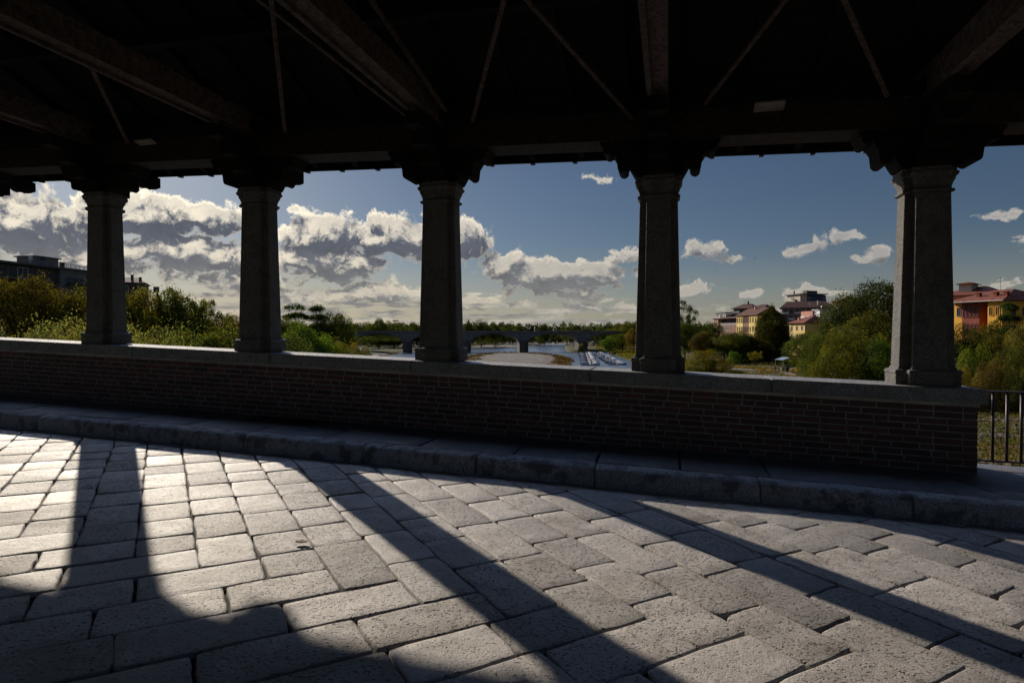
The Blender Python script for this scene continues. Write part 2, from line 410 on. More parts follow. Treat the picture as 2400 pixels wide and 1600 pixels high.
S2 = 1/SQ(2)
def build_paving():
    V, F, T, P = [], [], [], []
    w = 0.325; N = 12; DU, DV = .15, .09
    # s = p.b , t = p.a ;  b=(S2,S2) a=(-S2,S2)
    def uv(s, t): return ((s-t)*S2+DU, (s+t)*S2+DV)
    def stone(s0, s1, t0, t1):
        u, v = uv((s0+s1)/2, (t0+t1)/2)
        if not (U0 < u < U1 and .9 < v < V_KERB+.35): return
        O = uv(s0, t0)
        pit = max(0, random.gauss(.35, .3)); 
        if random.random() < .18: pit = random.uniform(.8, 1.2)
        near = v < 4.6 and -5 < u < 4
        rough_top(V, F, T, P, O, (S2, S2), (-S2, S2), s1-s0, t1-t0, Z_DECK+random.uniform(-.003, .003), 7 if near else 4, 7 if near else 4,
                  (random.uniform(.0005, .0025) if v > 3.0 else random.uniform(.001, .004)), .0055, random.uniform(-.002, .0015), random.random(), min(1.2, pit),
                  (random.uniform(-.0025, .0025), random.uniform(-.0025, .0025)))
    for j in range(-80, 120):
        # zone 1 (far side): course j in s, runs along t upwards from (N-j)w
        s0 = j*w; t = (N-j)*w; first = True
        while True:
            uu = uv(s0, t)[0]; L = random.uniform(.34, .52) if uu < -2 else random.uniform(.46, .74)
            if first and j % 2: L *= .75
            u, v = uv(s0+w/2, t+L/2)
            if v > V_KERB+.5: break
            stone(s0, s0+w, t, t+L); t += L; first = False
        # zone 2 (near side): course j in t, runs along s downwards from (N-j)w
        t0 = j*w; s = (N-j)*w
        while True:
            L = random.uniform(.44, .72)
            u, v = uv(s-L/2, t0+w/2)
            if v < .7: break
            stone(s-L, s, t0, t0+w); s -= L
    me = bpy.data.meshes.new('road_paving'); me.from_pydata(V, [], F); me.materials.append(M_flag)
    for k, vals in (('tone', T), ('pit', P)):
        a = me.attributes.new(k, 'FLOAT', 'FACE'); a.data.foreach_set('value', [float(q_) for q_ in vals])
    me.polygons.foreach_set('use_smooth', [True]*len(F))
    o = bpy.data.objects.new('road_paving', me); COL.objects.link(o); tag(o, kind='structure')
build_paving()
mb = MB(W); mb.box((U0-2, -.9, Z_DECK-1.0), (U1+2, V_KERB+.3, Z_DECK-.026)); 
mb.box((U0-2, V_KERB+.3, Z_DECK-1.0), (U1+2, 7.28, Z_WALK-.02)); 
tag(mb.build('road_bed', M_joint), kind='structure')

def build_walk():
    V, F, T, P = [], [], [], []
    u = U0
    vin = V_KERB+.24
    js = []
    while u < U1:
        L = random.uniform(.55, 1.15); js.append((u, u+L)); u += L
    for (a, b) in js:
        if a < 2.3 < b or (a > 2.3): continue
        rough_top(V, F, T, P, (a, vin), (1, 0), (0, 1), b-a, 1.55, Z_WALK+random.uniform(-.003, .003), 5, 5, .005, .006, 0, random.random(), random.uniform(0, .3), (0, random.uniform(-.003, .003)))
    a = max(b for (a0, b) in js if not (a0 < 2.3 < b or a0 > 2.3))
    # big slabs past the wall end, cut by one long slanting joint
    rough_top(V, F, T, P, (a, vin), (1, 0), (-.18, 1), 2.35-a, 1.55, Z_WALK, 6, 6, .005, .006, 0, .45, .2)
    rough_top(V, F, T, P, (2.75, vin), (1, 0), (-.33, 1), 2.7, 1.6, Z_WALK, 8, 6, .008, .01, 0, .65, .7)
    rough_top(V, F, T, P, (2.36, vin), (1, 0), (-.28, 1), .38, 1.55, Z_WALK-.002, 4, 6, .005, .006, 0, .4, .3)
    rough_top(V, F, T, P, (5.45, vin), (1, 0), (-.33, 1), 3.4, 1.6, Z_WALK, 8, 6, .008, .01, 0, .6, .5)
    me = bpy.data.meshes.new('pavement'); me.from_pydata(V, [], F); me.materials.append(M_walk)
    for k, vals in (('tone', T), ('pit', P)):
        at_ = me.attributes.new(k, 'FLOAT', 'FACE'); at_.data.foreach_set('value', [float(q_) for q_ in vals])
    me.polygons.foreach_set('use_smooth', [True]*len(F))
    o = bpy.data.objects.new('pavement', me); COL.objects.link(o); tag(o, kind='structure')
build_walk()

def build_kerb():
    mb = MB(W)
    # profile in (v,z): front foot -> rounded nose -> top -> back
    r = .075; prof = [(V_KERB-.01, Z_DECK-.06), (V_KERB, Z_WALK-r-.03)]
    for k in range(7):
        t = math.pi/2*k/6; prof.append((V_KERB+r-r*math.cos(t), Z_WALK-r+r*math.sin(t)+.002))
    prof += [(V_KERB+.14, Z_WALK+.004), (V_KERB+.222, Z_WALK), (V_KERB+.236, Z_WALK-.012), (V_KERB+.237, Z_WALK-.06)]
    u = U0
    while u < U1:
        L = random.uniform(1.15, 1.5); n = 16; g = .004
        vs, fs = [], []
        dz = random.uniform(-.004, .004); dv = random.uniform(-.006, .006)
        us = [u+g, u+g+.006]+[u+g+(L-2*g)*i/n for i in range(1, n)]+[u+L-g-.006, u+L-g]
        for i, uu in enumerate(us):
            end = i in (0, len(us)-1)
            for k, (v, z) in enumerate(prof):
                q = noise.noise(Vector((uu*3, k*.5, 2)))*.006+noise.noise(Vector((uu*11, k*.8, 5)))*.003
                e = .008 if end else 0
                vs.append((uu, v+dv+(q if k < 8 else 0)+e*(k < 9), z+dz+(q*.7 if 3 < k < 11 else 0)-e*(k > 3)))
        K = len(prof)
        for i in range(len(us)-1):
            for k in range(K-1): fs.append((i*K+k, (i+1)*K+k, (i+1)*K+k+1, i*K+k+1))
        fs.append(tuple(range(K))); fs.append(tuple(range(len(us)*K-1, (len(us)-1)*K-1, -1)))
        mb.add(vs, fs); u += L
    tag(mb.build('kerb', M_kerb, smooth=True), kind='structure')
build_kerb()

# the other side of the walkway, behind the camera
mb = MB(W); mb.box((U0, -.5, Z_WALK-.15), (U1, .85, Z_WALK)); tag(mb.build('near_pavement', M_walk), kind='structure')
def build_back_parapet():
    root = empty('rear_parapet_wall', W(-6, -.7, Z_WALK), 0, 'brick parapet wall behind the camera on the other side of the bridge', 'parapet')
    inv = Vector(root.location)
    def L(u, v, z): w = W(u, v, z); return (w[0]-inv.x, w[1]-inv.y, w[2]-inv.z)
    mb = MB(L); mb.box((U0, -.96, Z_WALK-.05), (U1, -.5, Z_COP-.14)); mb.build('brickwork', M_mortar, root)
    mb = MB(L); mb.box((U0, -1.0, Z_COP-.138), (U1, -.46, Z_COP), bev=.01); mb.build('coping', M_coping, root)
# ================================================================== PARAPET
U_END = 2.90
build_back_parapet()
def build_parapet():
    root = empty('parapet_wall', W(-6, 6.95, Z_WALK), 0, 'long low brick parapet wall under the row of pillars', 'parapet')
    inv = Vector(root.location)
    def L(u, v, z): w = W(u, v, z); return (w[0]-inv.x, w[1]-inv.y, w[2]-inv.z)
    TOP = Z_COP-.14-.03
    mb = MB(L); mb.box((U0, V_FRONT+.003, Z_WALK-.05), (U_END-.006, 7.24, TOP-.002)); mb.build('mortar_core', M_mortar, root)
    br = MB(L); h = (TOP-Z_WALK)/10.; z = Z_WALK
    for r in range(10):
        u = U_END
        k = random.randint(0, 3); 
        if r % 2: 
            br.box((u-.118, V_FRONT, z+.005), (u, 7.246, z+h-.005), val=random.random(), bev=0); u -= .128
        while u > U0:
            k += 1
            Lb = .118 if (k % 3 == 0 and random.random() < .75) else .24
            Lb += random.uniform(-.006, .006)
            dv = random.uniform(-.003, .0015)
            val = random.betavariate(1.6, 2.2)
            a, b_ = u-Lb, u
            c0, c1 = z+.006+random.uniform(-.001, .0015), z+h-.006+random.uniform(-.0015, .001)
            f = V_FRONT+dv; e = .0035
            vs = [(a, f+.02, c0), (b_, f+.02, c0), (b_, f+.02, c1), (a, f+.02, c1),
                  (a, f+e, c0), (b_, f+e, c0), (b_, f+e, c1), (a, f+e, c1),
                  (a+e, f, c0+e), (b_-e, f, c0+e), (b_-e, f, c1-e), (a+e, f, c1-e)]
            fs = [(8,9,10,11), (4,5,9,8), (5,6,10,9), (6,7,11,10), (7,4,8,11), (0,1,5,4), (1,2,6,5), (2,3,7,6), (3,0,4,7)]
            if b_ >= U_END-.001:   # end brick: give it the return face
                vs2 = [(a, f, c0), (b_, f, c0), (b_, 7.246, c0), (a, 7.246, c0), (a, f, c1), (b_, f, c1), (b_, 7.246, c1), (a, 7.246, c1)]
                br.add(vs2, [(0,3,2,1),(4,5,6,7),(0,1,5,4),(1,2,6,5),(2,3,7,6),(3,0,4,7)], 0, val)
            else:
                br.add(vs, fs, 0, val)
            u -= Lb+random.uniform(.011, .016)
        z += h
    br.build('brickwork', M_brick, root, attr='tone')
    bd = MB(L); bd.box((U0, V_FRONT-.012, TOP), (U_END+.012, 7.26, Z_COP-.14)); bd.build('mortar_bed', M_bed, root)
    # coping slabs: one part, slabs butted with fine joints
    cp = MB(L); u = U_END+.075; 
    while u > U0:
        Ls = random.uniform(1.7, 2.4)
        bm = bmesh.new(); bmesh.ops.create_cube(bm, size=1)
        a, b_ = u-Ls+.003, u-.002
        for q in bm.verts: q.co = Vector(((a+b_)/2+q.co.x*(b_-a), (V_FRONT-.045+7.30)/2+q.co.y*(7.30-V_FRONT+.045), Z_COP-.07+q.co.z*.14))
        bmesh.ops.bevel(bm, geom=bm.edges[:], offset=.009, segments=2, affect='EDGES')
        cp.addbm(bm); u -= Ls
    cp.build('coping', M_coping, root)
build_parapet()

# ================================================================== PILLARS
S_P = 2.64
PU = {k: -.115+S_P*(k-4) for k in (-1, 0, 1, 2, 3, 4, 5)}
V_P = 7.02
def cross(w, W_, a, d, off=0.):
    """plan outline: front/back arm width w, overall width W_, side arm depth a, overall depth d"""
    x1, x2, y1, y2 = w/2+off, W_/2+off, a/2+off, d/2+off
    return [(-x1,-y2),(x1,-y2),(x1,-y1),(x2,-y1),(x2,y1),(x1,y1),(x1,y2),(-x1,y2),(-x1,y1),(-x2,y1),(-x2,-y1),(-x1,-y1)]
def loft(levels, jitter=.0):
    vs, fs = [], []
    n = len(levels[0][0])
    for poly, z in levels:
        vs += [(x, y, z) for x, y in poly]
    for i in range(len(levels)-1):
        for k in range(n):
            a, b = i*n+k, i*n+(k+1) % n; fs.append((a, b, b+n, a+n))
    fs.append(tuple(range(n-1, -1, -1))); fs.append(tuple(range((len(levels)-1)*n, len(levels)*n)))
    return vs, fs
def C(t, off=0.):  # t=0 bottom, 1 top of the shaft
    return cross(.305-.045*t, .50-.085*t, .24-.04*t, .40-.055*t, off)
P_LAB = {-1: 'stone pillar beyond the far left end of the view', 0: 'stone pillar cut off by the left edge of the picture',
         1: 'granite pillar farthest to the left, in front of the apartment block and willows',
         2: 'granite pillar second from the left, with bushes on both sides of it',
         3: 'granite pillar standing in front of the road bridge left of the gravel island',
         4: 'granite pillar between the moored boats and the round olive bush',
         5: 'biggest and nearest granite pillar, at the right end of the wall, its left edges sunlit'}
def build_pillar():
    root = empty('stone_pillar')
    def mk(name, levels):
        mb = MB(); v, f = loft(levels); 
        mb.add(v, f); o = mb.build(name, M_granite, root)
        bv = o.modifiers.new('b', 'BEVEL'); bv.width = .007; bv.segments = 2; bv.limit_method = 'ANGLE'; bv.angle_limit = R(40)
        return o
    mk('base', [(C(0,.040),0), (C(0,.042),.105), (C(0,.036),.112), (C(0,.046),.122), (C(0,.048),.142), (C(0,.036),.160), (C(0,.012),.166), (C(0,.006),.190)])
    mk('shaft', [(C(0,0),.186), (C(.35,0),.80), (C(.72,0),1.40), (C(1,0),1.942)])
    mk('capital', [(C(1,.006),1.942), (C(1,.022),1.949), (C(1,.028),1.962), (C(1,.022),1.976), (C(1,.002),1.982), (C(1,.004),2.01),
                   (C(1,.018),2.055), (C(1,.03),2.075), (C(1,.026),2.09), (C(1,.048),2.115), (C(1,.052),2.142), (C(1,.034),2.148), (C(1,.038),2.19)])
    return root
first = build_pillar()
pil = {}
for i, k in enumerate(PU):
    o = first if i == 0 else copy_tree(first)
    o.location = W(PU[k], V_P, Z_COP); o.rotation_euler = (0, 0, ROTZ)
    tag(o, P_LAB[k], 'pillar', 'granite pillars along the parapet'); pil[k] = o

# ================================================================== TIMBER ROOF
def build_roof():
    root = empty('timber_roof', W(-4, 5, 1.85), 0, 'dark old timber roof with beams covering the bridge walkway', 'roof')
    inv = Vector(root.location)
    def L(u, v, z): w = W(u, v, z); return (w[0]-inv.x, w[1]-inv.y, w[2]-inv.z)
    ZC = Z_COP+2.19
    EAVE_V, EAVE_Z = 7.98, 2.235
    SL = .40
    # corbel brackets along the wall, one per pillar
    def prof(sgn):
        p = [(0, ZC), (.25, ZC), (.272, ZC+.03), (.325, ZC+.125), (.33, ZC+.14)]
        for c, r, t0 in (((.398, ZC+.105), (.056, .058), 165), ((.565, ZC+.30), (.05, .048), 180)):
            for k in range(9):
                t = R(t0)+R(200)*k/8; p.append((c[0]+r[0]*math.cos(t), c[1]+r[1]*math.sin(t)))
            if t0 == 165: p += [(.465, ZC+.20), (.50, ZC+.25), (.51, ZC+.285)]
        p += [(.64, ZC+.35), (.655, ZC+.39), (0, ZC+.39)]
        return [(sgn*x, z) for x, z in p]
    for k, uk in PU.items():
        mb = MB(L)
        for sg in (-1, 1):
            mb.prism([(uk+x, z) for x, z in prof(sg)], V_P-.155, V_P+.155, 'y')
        mb.build('corbel', M_wood, root)
        # stepped bracket under the tie beam, towards the walkway and out to the eave
        mb = MB(L)
        mb.box((uk-.13, V_P-.28, ZC+.004), (uk+.13, V_P+.30, ZC+.15))
        mb.box((uk-.115, V_P-.44, ZC+.1505), (uk+.115, V_P+.48, ZC+.31))
        mb.box((uk-.10, V_P-.64, ZC+.3105), (uk+.10, V_P+.62, ZC+.47))
        mb.box((uk-.09, V_P-.86, ZC+.4705), (uk+.09, V_P+.72, ZC+.62))
        mb.build('stepped_bracket', M_wood, root)
        mb = MB(L)   # cantilever end outside
        mb.prism([(V_P+.30, ZC+.32), (V_P+.60, ZC+.30), (V_P+.64, ZC+.27), (V_P+.70, ZC+.255), (V_P+.76, ZC+.28), (V_P+.84, ZC+.265), (V_P+.93, ZC+.31), (V_P+.93, ZC+.46), (V_P+.30, ZC+.56)], uk-.065, uk+.065, 'x')
        mb.build('outrigger', M_wood, root)
        mb = MB(L); mb.box((uk-.10, -1.4, ZC+.685), (uk+.10, V_P+.3, ZC+.95)); mb.build('tie_beam', M_beam, root)
        mb = MB(L); mb.box((uk-.112, -1.4, ZC+.65), (uk-.06, V_P-.8, ZC+.683)); mb.build('tie_beam_lath', M_beam, root)
    # wall plate
    mb = MB(L); mb.box((U0, V_P-.20, ZC+.392), (U1, V_P+.20, ZC+.68)); mb.build('wall_plate', M_plate, root)
    mb = MB(L); mb.box((U0, V_P-.32, ZC+.70), (U1, V_P-.203, ZC+.82)); mb.build('cornice_board', M_wood, root)
    # roof boards : inside slope rising to the ridge, out to the eave
    def zr(v): return EAVE_Z+.10+(EAVE_V-v)*SL
    RV = 3.3
    mb = MB(L)
    n = 26
    for i in range(n):
        v1 = EAVE_V-(EAVE_V-RV)*i/n; v0 = EAVE_V-(EAVE_V-RV)*(i+1)/n+.008
        mb.add([(U0, v0, zr(v0)), (U1, v0, zr(v0)), (U1, v1, zr(v1)), (U0, v1, zr(v1)),
                (U0, v0, zr(v0)+.03), (U1, v0, zr(v0)+.03), (U1, v1, zr(v1)+.03), (U0, v1, zr(v1)+.03)],
               [(0,3,2,1),(4,5,6,7),(0,1,5,4),(1,2,6,5),(2,3,7,6),(3,0,4,7)])
    zrd = zr(RV)
    mb.add([(U0, RV, zrd), (U1, RV, zrd), (U1, -1.6, zrd-SL*4.9), (U0, -1.6, zrd-SL*4.9)], [(0, 1, 2, 3)])
    mb.build('roof_boards', M_board, root)
    mb = MB(L)
    e = .035
    mb.add([(U0, RV, zrd+e), (U1, RV, zrd+e), (U1, EAVE_V+.05, zr(EAVE_V+.05)+e), (U0, EAVE_V+.05, zr(EAVE_V+.05)+e),
            (U0, RV, zrd+e+.07), (U1, RV, zrd+e+.07), (U1, EAVE_V+.05, zr(EAVE_V+.05)+e+.07), (U0, EAVE_V+.05, zr(EAVE_V+.05)+e+.07)],
           [(0,3,2,1),(4,5,6,7),(0,1,5,4),(1,2,6,5),(2,3,7,6),(3,0,4,7)])
    mb.add([(U0, RV, zrd+.1), (U1, RV, zrd+.1), (U1, -1.7, zrd-SL*5+.1), (U0, -1.7, zrd-SL*5+.1)], [(0, 1, 2, 3)])
    mb.build('roof_tiles', M_tile, root)
    # eave fascia with small gutter clips
    mb = MB(L); mb.box((U0, EAVE_V-.02, EAVE_Z), (U1, EAVE_V+.02, EAVE_Z+.14)); mb.build('fascia', M_wood, root)
    u = -.64-.58*30
    while u < U1:
        mb = MB(L); mb.box((u-.028, EAVE_V-.035, EAVE_Z-.022), (u+.028, EAVE_V+.035, EAVE_Z-.002)); mb.box((u-.02, EAVE_V+.021, EAVE_Z), (u+.02, EAVE_V+.033, EAVE_Z+.1)); mb.build('gutter_clip', M_iron, root)
        u += .58
    # rafters
    u = PU[0]-S_P+.3
    while u < U1-.3:
        mb = MB(L)
        a = [(u-.04, EAVE_V-.04, zr(EAVE_V-.04)-.002), (u+.04, EAVE_V-.04, zr(EAVE_V-.04)-.002), (u+.04, RV, zrd-.002), (u-.04, RV, zrd-.002)]
        mb.add(a+[(p[0], p[1], p[2]-.09) for p in a], [(0,3,2,1),(4,5,6,7),(0,1,5,4),(1,2,6,5),(2,3,7,6),(3,0,4,7)])
        mb.build('rafter', M_wood, root); u += S_P/4
    # iron rods in the roof slope, crossing each bay (start pixel near the plate, end pixel at the top)
    def on_plane(x, y, v0=6.62, z0=2.44, sl=.33):
        d = ray(x, y); # solve: z = z0+ (v0-v)*sl - GR*u
        u_, v_ = toUV(d.x, d.y)
        t = (z0+v0*sl)/(d.z+v_*sl+GR*u_); return d*t
    for (a, b) in (((984, 296), (607, 0)), ((668, 310), (638, 20)), ((1500, 296), (1235, 0)), ((1107, 284), (1186, -20)),
                   ((1650, 245), (1840, 0)), ((2080, 225), (1975, -10)), ((300, 335), (205, 140)), ((1045, 260), (870, 0))):
        p, q = on_plane(*a), on_plane(*b); q = p+(q-p)*1.35
        mb = MB(); mb.beam(p-inv, q-inv, .045, .03); mb.build('brace_rod', M_beam, root)
    # two purlins
    for v in (5.6, 4.3):
        mb = MB(L); mb.box((U0, v-.06, zr(v)-.24), (U1, v+.06, zr(v)-.10)); mb.build('purlin', M_wood, root)
    return on_plane
on_plane = build_roof()
M_pale = plain('pale_wooden_panel', (.22, .19, .15), .8)
for (x, y, w, lab) in ((1802, 253, .30, 'small pale rectangular board on the roof between the two right-hand pillars'), (348, 338, .30, 'small pale rectangular board on the roof above the second bay from the left')):
    p = on_plane(x, y)
    o = empty('ceiling_panel', p, ROTZ, lab, 'panel', 'pale boards fixed to the roof')
    mb = MB(); mb.box((-.15, -.10, -.012), (.15, .10, .012), bev=.003); q = mb.build('board', M_pale, o); q.rotation_euler = (R(-18), 0, 0)
    mb = MB(); mb.box((-.17, -.015, .0125), (.17, .015, .12)); mb.build('batten', M_wood, o)

# ================================================================== SMALL THINGS ON THE BRIDGE
def build_railing():
    p0 = at(2318, 916, 6.05); d = Vector((.941, -.337, 0)); 
    root = empty('iron_railing', (p0.x, p0.y, Z_WALK-.11), math.atan2(d.y, d.x), 'black iron railing with round vertical bars past the end of the brick wall', 'railing')
    b0 = p0.z-root.location.z
    h = .705
    mb = MB(); mb.box((-.32, -.022, b0-.012), (3.2, .022, b0+.004), bev=.003); mb.build('top_rail', M_rail, root)
    mb = MB(); mb.box((-.32, -.018, b0-h-.012), (3.2, .018, b0-h+.006), bev=.003); mb.build('bottom_rail', M_rail, root)
    x = .035
    while x < 3.2:
        mb = MB(); mb.tube([(x, 0, b0-h), (x, 0, b0-.012)], .0145, 12); mb.build('bar', M_rail, root, smooth=True); x += .118
    for x in (1.4, 3.1):
        mb = MB(); mb.box((x+.0, -.02, -.02), (x+.04, .02, b0-.012)); mb.build('post', M_rail, root)
build_railing()
# drain grate in the pavement
def build_grate():
    u, v = toUV(*hitz(676, 987, Z_WALK+.16)[:2])
    root = empty('drain_grate', W(u, v, Z_WALK+.004), ROTZ, 'dark rectangular drain grate in the pavement at the foot of the brick wall', 'grate')
    def L(x, y, z): return (x, y, z-GR*x)
    mb = MB(L)
    mb.box((-.46, -.17, 0), (.46, -.145, .012)); mb.box((-.46, .145, 0), (.46, .17, .012)); mb.box((-.46, -.145, 0), (-.435, .145, .012)); mb.box((.435, -.145, 0), (.46, .145, .012))
    mb.build('frame', M_iron, root)
    mb = MB(L); mb.box((-.435, -.145, -.002), (.435, .145, .002)); mb.build('pit_plate', plain('grate_black', (.006, .006, .006), .9), root)
    mb = MB(L)
    for i in range(21): mb.box((-.42+i*.042-.006, -.144, .0025), (-.42+i*.042+.006, .144, .010))
    mb.build('grille', M_iron, root)
build_grate()
def leaf(name, px, col, size, lab, cat, curl=.3):
    p = hitz(px[0], px[1], Z_DECK+ (.012))
    u, v = toUV(p.x, p.y)
    for _ in range(4):
        p = hitz(px[0], px[1], Z_DECK-GR*u); u, v = toUV(p.x, p.y)
    vs, fs = [], []
    n = 9
    for i in range(n):
        t = i/(n-1); wd = size*.30*math.sin(math.pi*min(1, t*1.02))**.8*(1+.25*math.sin(i*2.1))
        for s in (-1, 0, 1):
            vs.append((size*(t-.5), s*wd, .006+abs(s)*curl*wd+.25*size*(t-.5)**2*2))
    for i in range(n-1):
        for s in (0, 1): fs.append((i*3+s, (i+1)*3+s, (i+1)*3+s+1, i*3+s+1))
    o = mesh_obj(name, vs, fs, plain(name+'_skin', col, .8, var=.4, scale=40), smooth=True)
    so = o.modifiers.new('s', 'SOLIDIFY'); so.thickness = .0015
    o.location = (p.x, p.y, p.z+.006); o.rotation_euler = (0, 0, random.uniform(0, 1.2)); tag(o, lab, cat)
leaf('dry_leaf', (706, 1276), (.05, .03, .02), .085, 'dark curled dry leaf lying on the sunlit stone flags', 'leaf', .5)
leaf('paper_scrap', (1494, 1149), (.6, .6, .6), .075, 'pale scrap of litter in the gutter at the kerb', 'litter', .8)
# ================================================================== TERRAIN, RIVER
ZW = -13.0
RIV = np.array([(-42,-300),(-45,-50),(-50,60),(-62,150),(-72,250),(-79,320),(-68,385),(-45,450),(-38,535),(-30,620),(20,720),(60,860),(150,1000),
                (190,980),(120,830),(72,715),(56,620),(46,535),(39,450),(36,405),(36,384),(44,381),(51,388),(58,376),(57,340),(54,300),(51.5,256),(49,215),(45,150),(33,90),(18,45),(8,18),(4,8),(2,-300)], float)
def seg_dist(px, py, poly):
    d = np.full(px.shape, 1e9); inside = np.zeros(px.shape, bool); n = len(poly)
    for i in range(n):
        x0, y0 = poly[i]; x1, y1 = poly[(i+1) % n]
        dx, dy = x1-x0, y1-y0; t = np.clip(((px-x0)*dx+(py-y0)*dy)/(dx*dx+dy*dy), 0, 1)
        d = np.minimum(d, np.hypot(px-x0-t*dx, py-y0-t*dy))
        c = ((y0 > py) != (y1 > py)); xi = np.where(dy != 0, (py-y0)/(dy if dy else 1)*dx+x0, 0); inside ^= c & (px < xi)
    return np.where(inside, -d, d)
def ss(a, b, x): t = np.clip((x-a)/(b-a), 0, 1); return t*t*(3-2*t)
def Hn(x, y):
    x = np.asarray(x, float); y = np.asarray(y, float)
    d = seg_dist(x, y, RIV)
    h = -14.2+2.2*ss(-2, 4, d)+.5*ss(4, 14, d)
    right = ss(5, 25, x)
    h = h+right*(8.5*ss(58, 125, d)*ss(60, 190, y+x*.4)*(1-.75*ss(340, 480, y)))
    left = ss(-40, -60, x)*(1-ss(220, 330, y))
    h = h+left*(4.5*ss(10, 60, d))
    # bank by the end of our bridge
    g = ss(7, 12, x-.10*y)*(1-ss(75, 105, y))
    near = -3.1-.068*np.maximum(y, 0)-.9*ss(22, 34, y)
    h = h*(1-g)+np.maximum(h, near)*g
    bump = .18*np.sin(x*.23+1.3)*np.cos(y*.19)+.10*np.sin(x*.71+y*.53)
    return h+bump*ss(2, 9, d)
def H(x, y): return float(Hn(np.array([x]), np.array([y]))[0])

def axis(lo, hi, fine0, fine1, st):
    a = list(np.arange(fine0, fine1+.1, st)); s = st
    while a[-1] < hi: s *= 1.25; a.append(a[-1]+s)
    s = st
    while a[0] > lo: s *= 1.25; a.insert(0, a[0]-s)
    return np.array(a)
gx = axis(-5000, 5000, -110, 190, 2.0); gy = axis(-3000, 9000, -10, 430, 2.2)
GX, GY = np.meshgrid(gx, gy); GZ = Hn(GX.ravel(), GY.ravel())
nx, ny = len(gx), len(gy)
tv = np.stack([GX.ravel(), GY.ravel(), GZ], 1)
idx = np.arange(nx*ny).reshape(ny, nx)
tf = np.stack([idx[:-1, :-1], idx[:-1, 1:], idx[1:, 1:], idx[1:, :-1]], -1).reshape(-1, 4)
def ground_mat():
    m, n, b = new_mat('meadow_ground')
    p = world_pos(n)
    a = n.noise(p, .09, 5, .6); c_ = n.noise(n.mapv(p, (1, 1, 2)), .6, 6, .65); f = n.noise(p, 4., 4, .7)
    c = n.mix(n.ramp(a, .38, .62), (.052, .062, .016), (.120, .098, .034))
    c = n.mix(n.m('MULTIPLY', n.ramp(c_, .52, .68), .75), c, (.125, .078, .032))
    c = n.mix(n.m('MULTIPLY', n.ramp(f, .42, .62), .7), c, (.028, .03, .012))
    geo = n.new('ShaderNodeNewGeometry'); s = n.new('ShaderNodeSeparateXYZ'); n.put(s, 0, geo.outputs['Normal'])
    sp = n.new('ShaderNodeSeparateXYZ'); n.put(sp, 0, p)
    steep = n.ramp(n.m('ADD', s.outputs[2], n.m('MULTIPLY', n.noise(p, .8, 4), .12)), 1.00, .93)
    c = n.mix(n.m('MULTIPLY', steep, .8), c, (.17, .135, .10))
    c = n.mix(n.ramp(sp.outputs[2], -12.4, -12.9), c, (.10, .085, .065))
    n.put(b, 'Base Color', c); b.inputs['Roughness'].default_value = .95; b.inputs['Specular IOR Level'].default_value = .1
    n.put(b, 'Normal', n.bump(n.m('ADD', f, n.m('MULTIPLY', c_, 3)), .35))
    return m
M_ground = ground_mat()
me = bpy.data.meshes.new('ground'); me.from_pydata(tv.tolist(), [], tf.tolist()); me.materials.append(M_ground)
me.polygons.foreach_set('use_smooth', [True]*len(tf))
gr = bpy.data.objects.new('ground', me); COL.objects.link(gr); tag(gr, kind='structure')

def water_mat():
    m, n, b = new_mat('river_water')
    p = world_pos(n)
    b.inputs['Base Color'].default_value = (.075, .095, .11, 1); b.inputs['Roughness'].default_value = .22
    b.inputs['IOR'].default_value = 1.33; b.inputs['Specular IOR Level'].default_value = .9
    h = n.m('ADD', n.noise(n.mapv(p, (.5, 1.0, 1)), 1.3, 4, .6), n.m('MULTIPLY', n.noise(n.mapv(p, (.3, 1, 1)), .13, 3, .5), 2.2))
    n.put(b, 'Normal', n.bump(h, .14))
    return m
wv_ = [(-260, -120, ZW), (300, -120, ZW), (300, 1100, ZW), (-260, 1100, ZW)]
tag(mesh_obj('water', wv_, [(0, 1, 2, 3)], water_mat()), kind='structure')

# ------------------------------------------------------------------ leaves
def leaf_mat():
    m, n, b = new_mat('foliage')
    nt = m.node_tree; out = nt.nodes['Material Output']; nt.nodes.remove(b)
    oi = n.new('ShaderNodeObjectInfo'); tc = n.new('ShaderNodeTexCoord').outputs['Object']; t = n.attr('tone')
    col = oi.outputs['Color']
    v = n.ramp(t, 0, 1, 'LINEAR', .40, 1.75)
    vm_ = n.new('ShaderNodeVectorMath', operation='SCALE'); n.put(vm_, 0, col); n.put(vm_, 3, v)
    cl = n.ramp(n.noise(n.mapv(tc, (1, 1, 1)), 2.6, 2), .40, .62)
    shift = n.mix(1., vm_.outputs[0], (1.25, .92, .6), 'MULTIPLY')
    c = n.mix(n.m('MULTIPLY', cl, .55), vm_.outputs[0], shift)
    au = n.ramp(n.m('ADD', t, n.m('MULTIPLY', n.noise(tc, 5, 2), .5)), 1.15, 1.3)
    c = n.mix(n.m('MULTIPLY', au, .3), c, (.24, .12, .02))
    d = n.new('ShaderNodeBsdfDiffuse'); n.put(d, 'Color', c)
    tr = n.new('ShaderNodeBsdfTranslucent'); c2 = n.mix(1., c, (1.35, 1.28, .42), 'MULTIPLY'); n.put(tr, 'Color', c2)
    gl = n.new('ShaderNodeBsdfGlossy'); n.put(gl, 'Color', (.5, .5, .45, 1)); n.put(gl, 'Roughness', .45)
    mx = n.new('ShaderNodeMixShader'); n.put(mx, 0, .5); n.l.new(d.outputs[0], mx.inputs[1]); n.l.new(tr.outputs[0], mx.inputs[2])
    m2 = n.new('ShaderNodeMixShader'); n.put(m2, 0, .004); n.l.new(mx.outputs[0], m2.inputs[1]); n.l.new(gl.outputs[0], m2.inputs[2])
    n.l.new(m2.outputs[0], out.inputs[0])
    return m
M_leaf = leaf_mat()
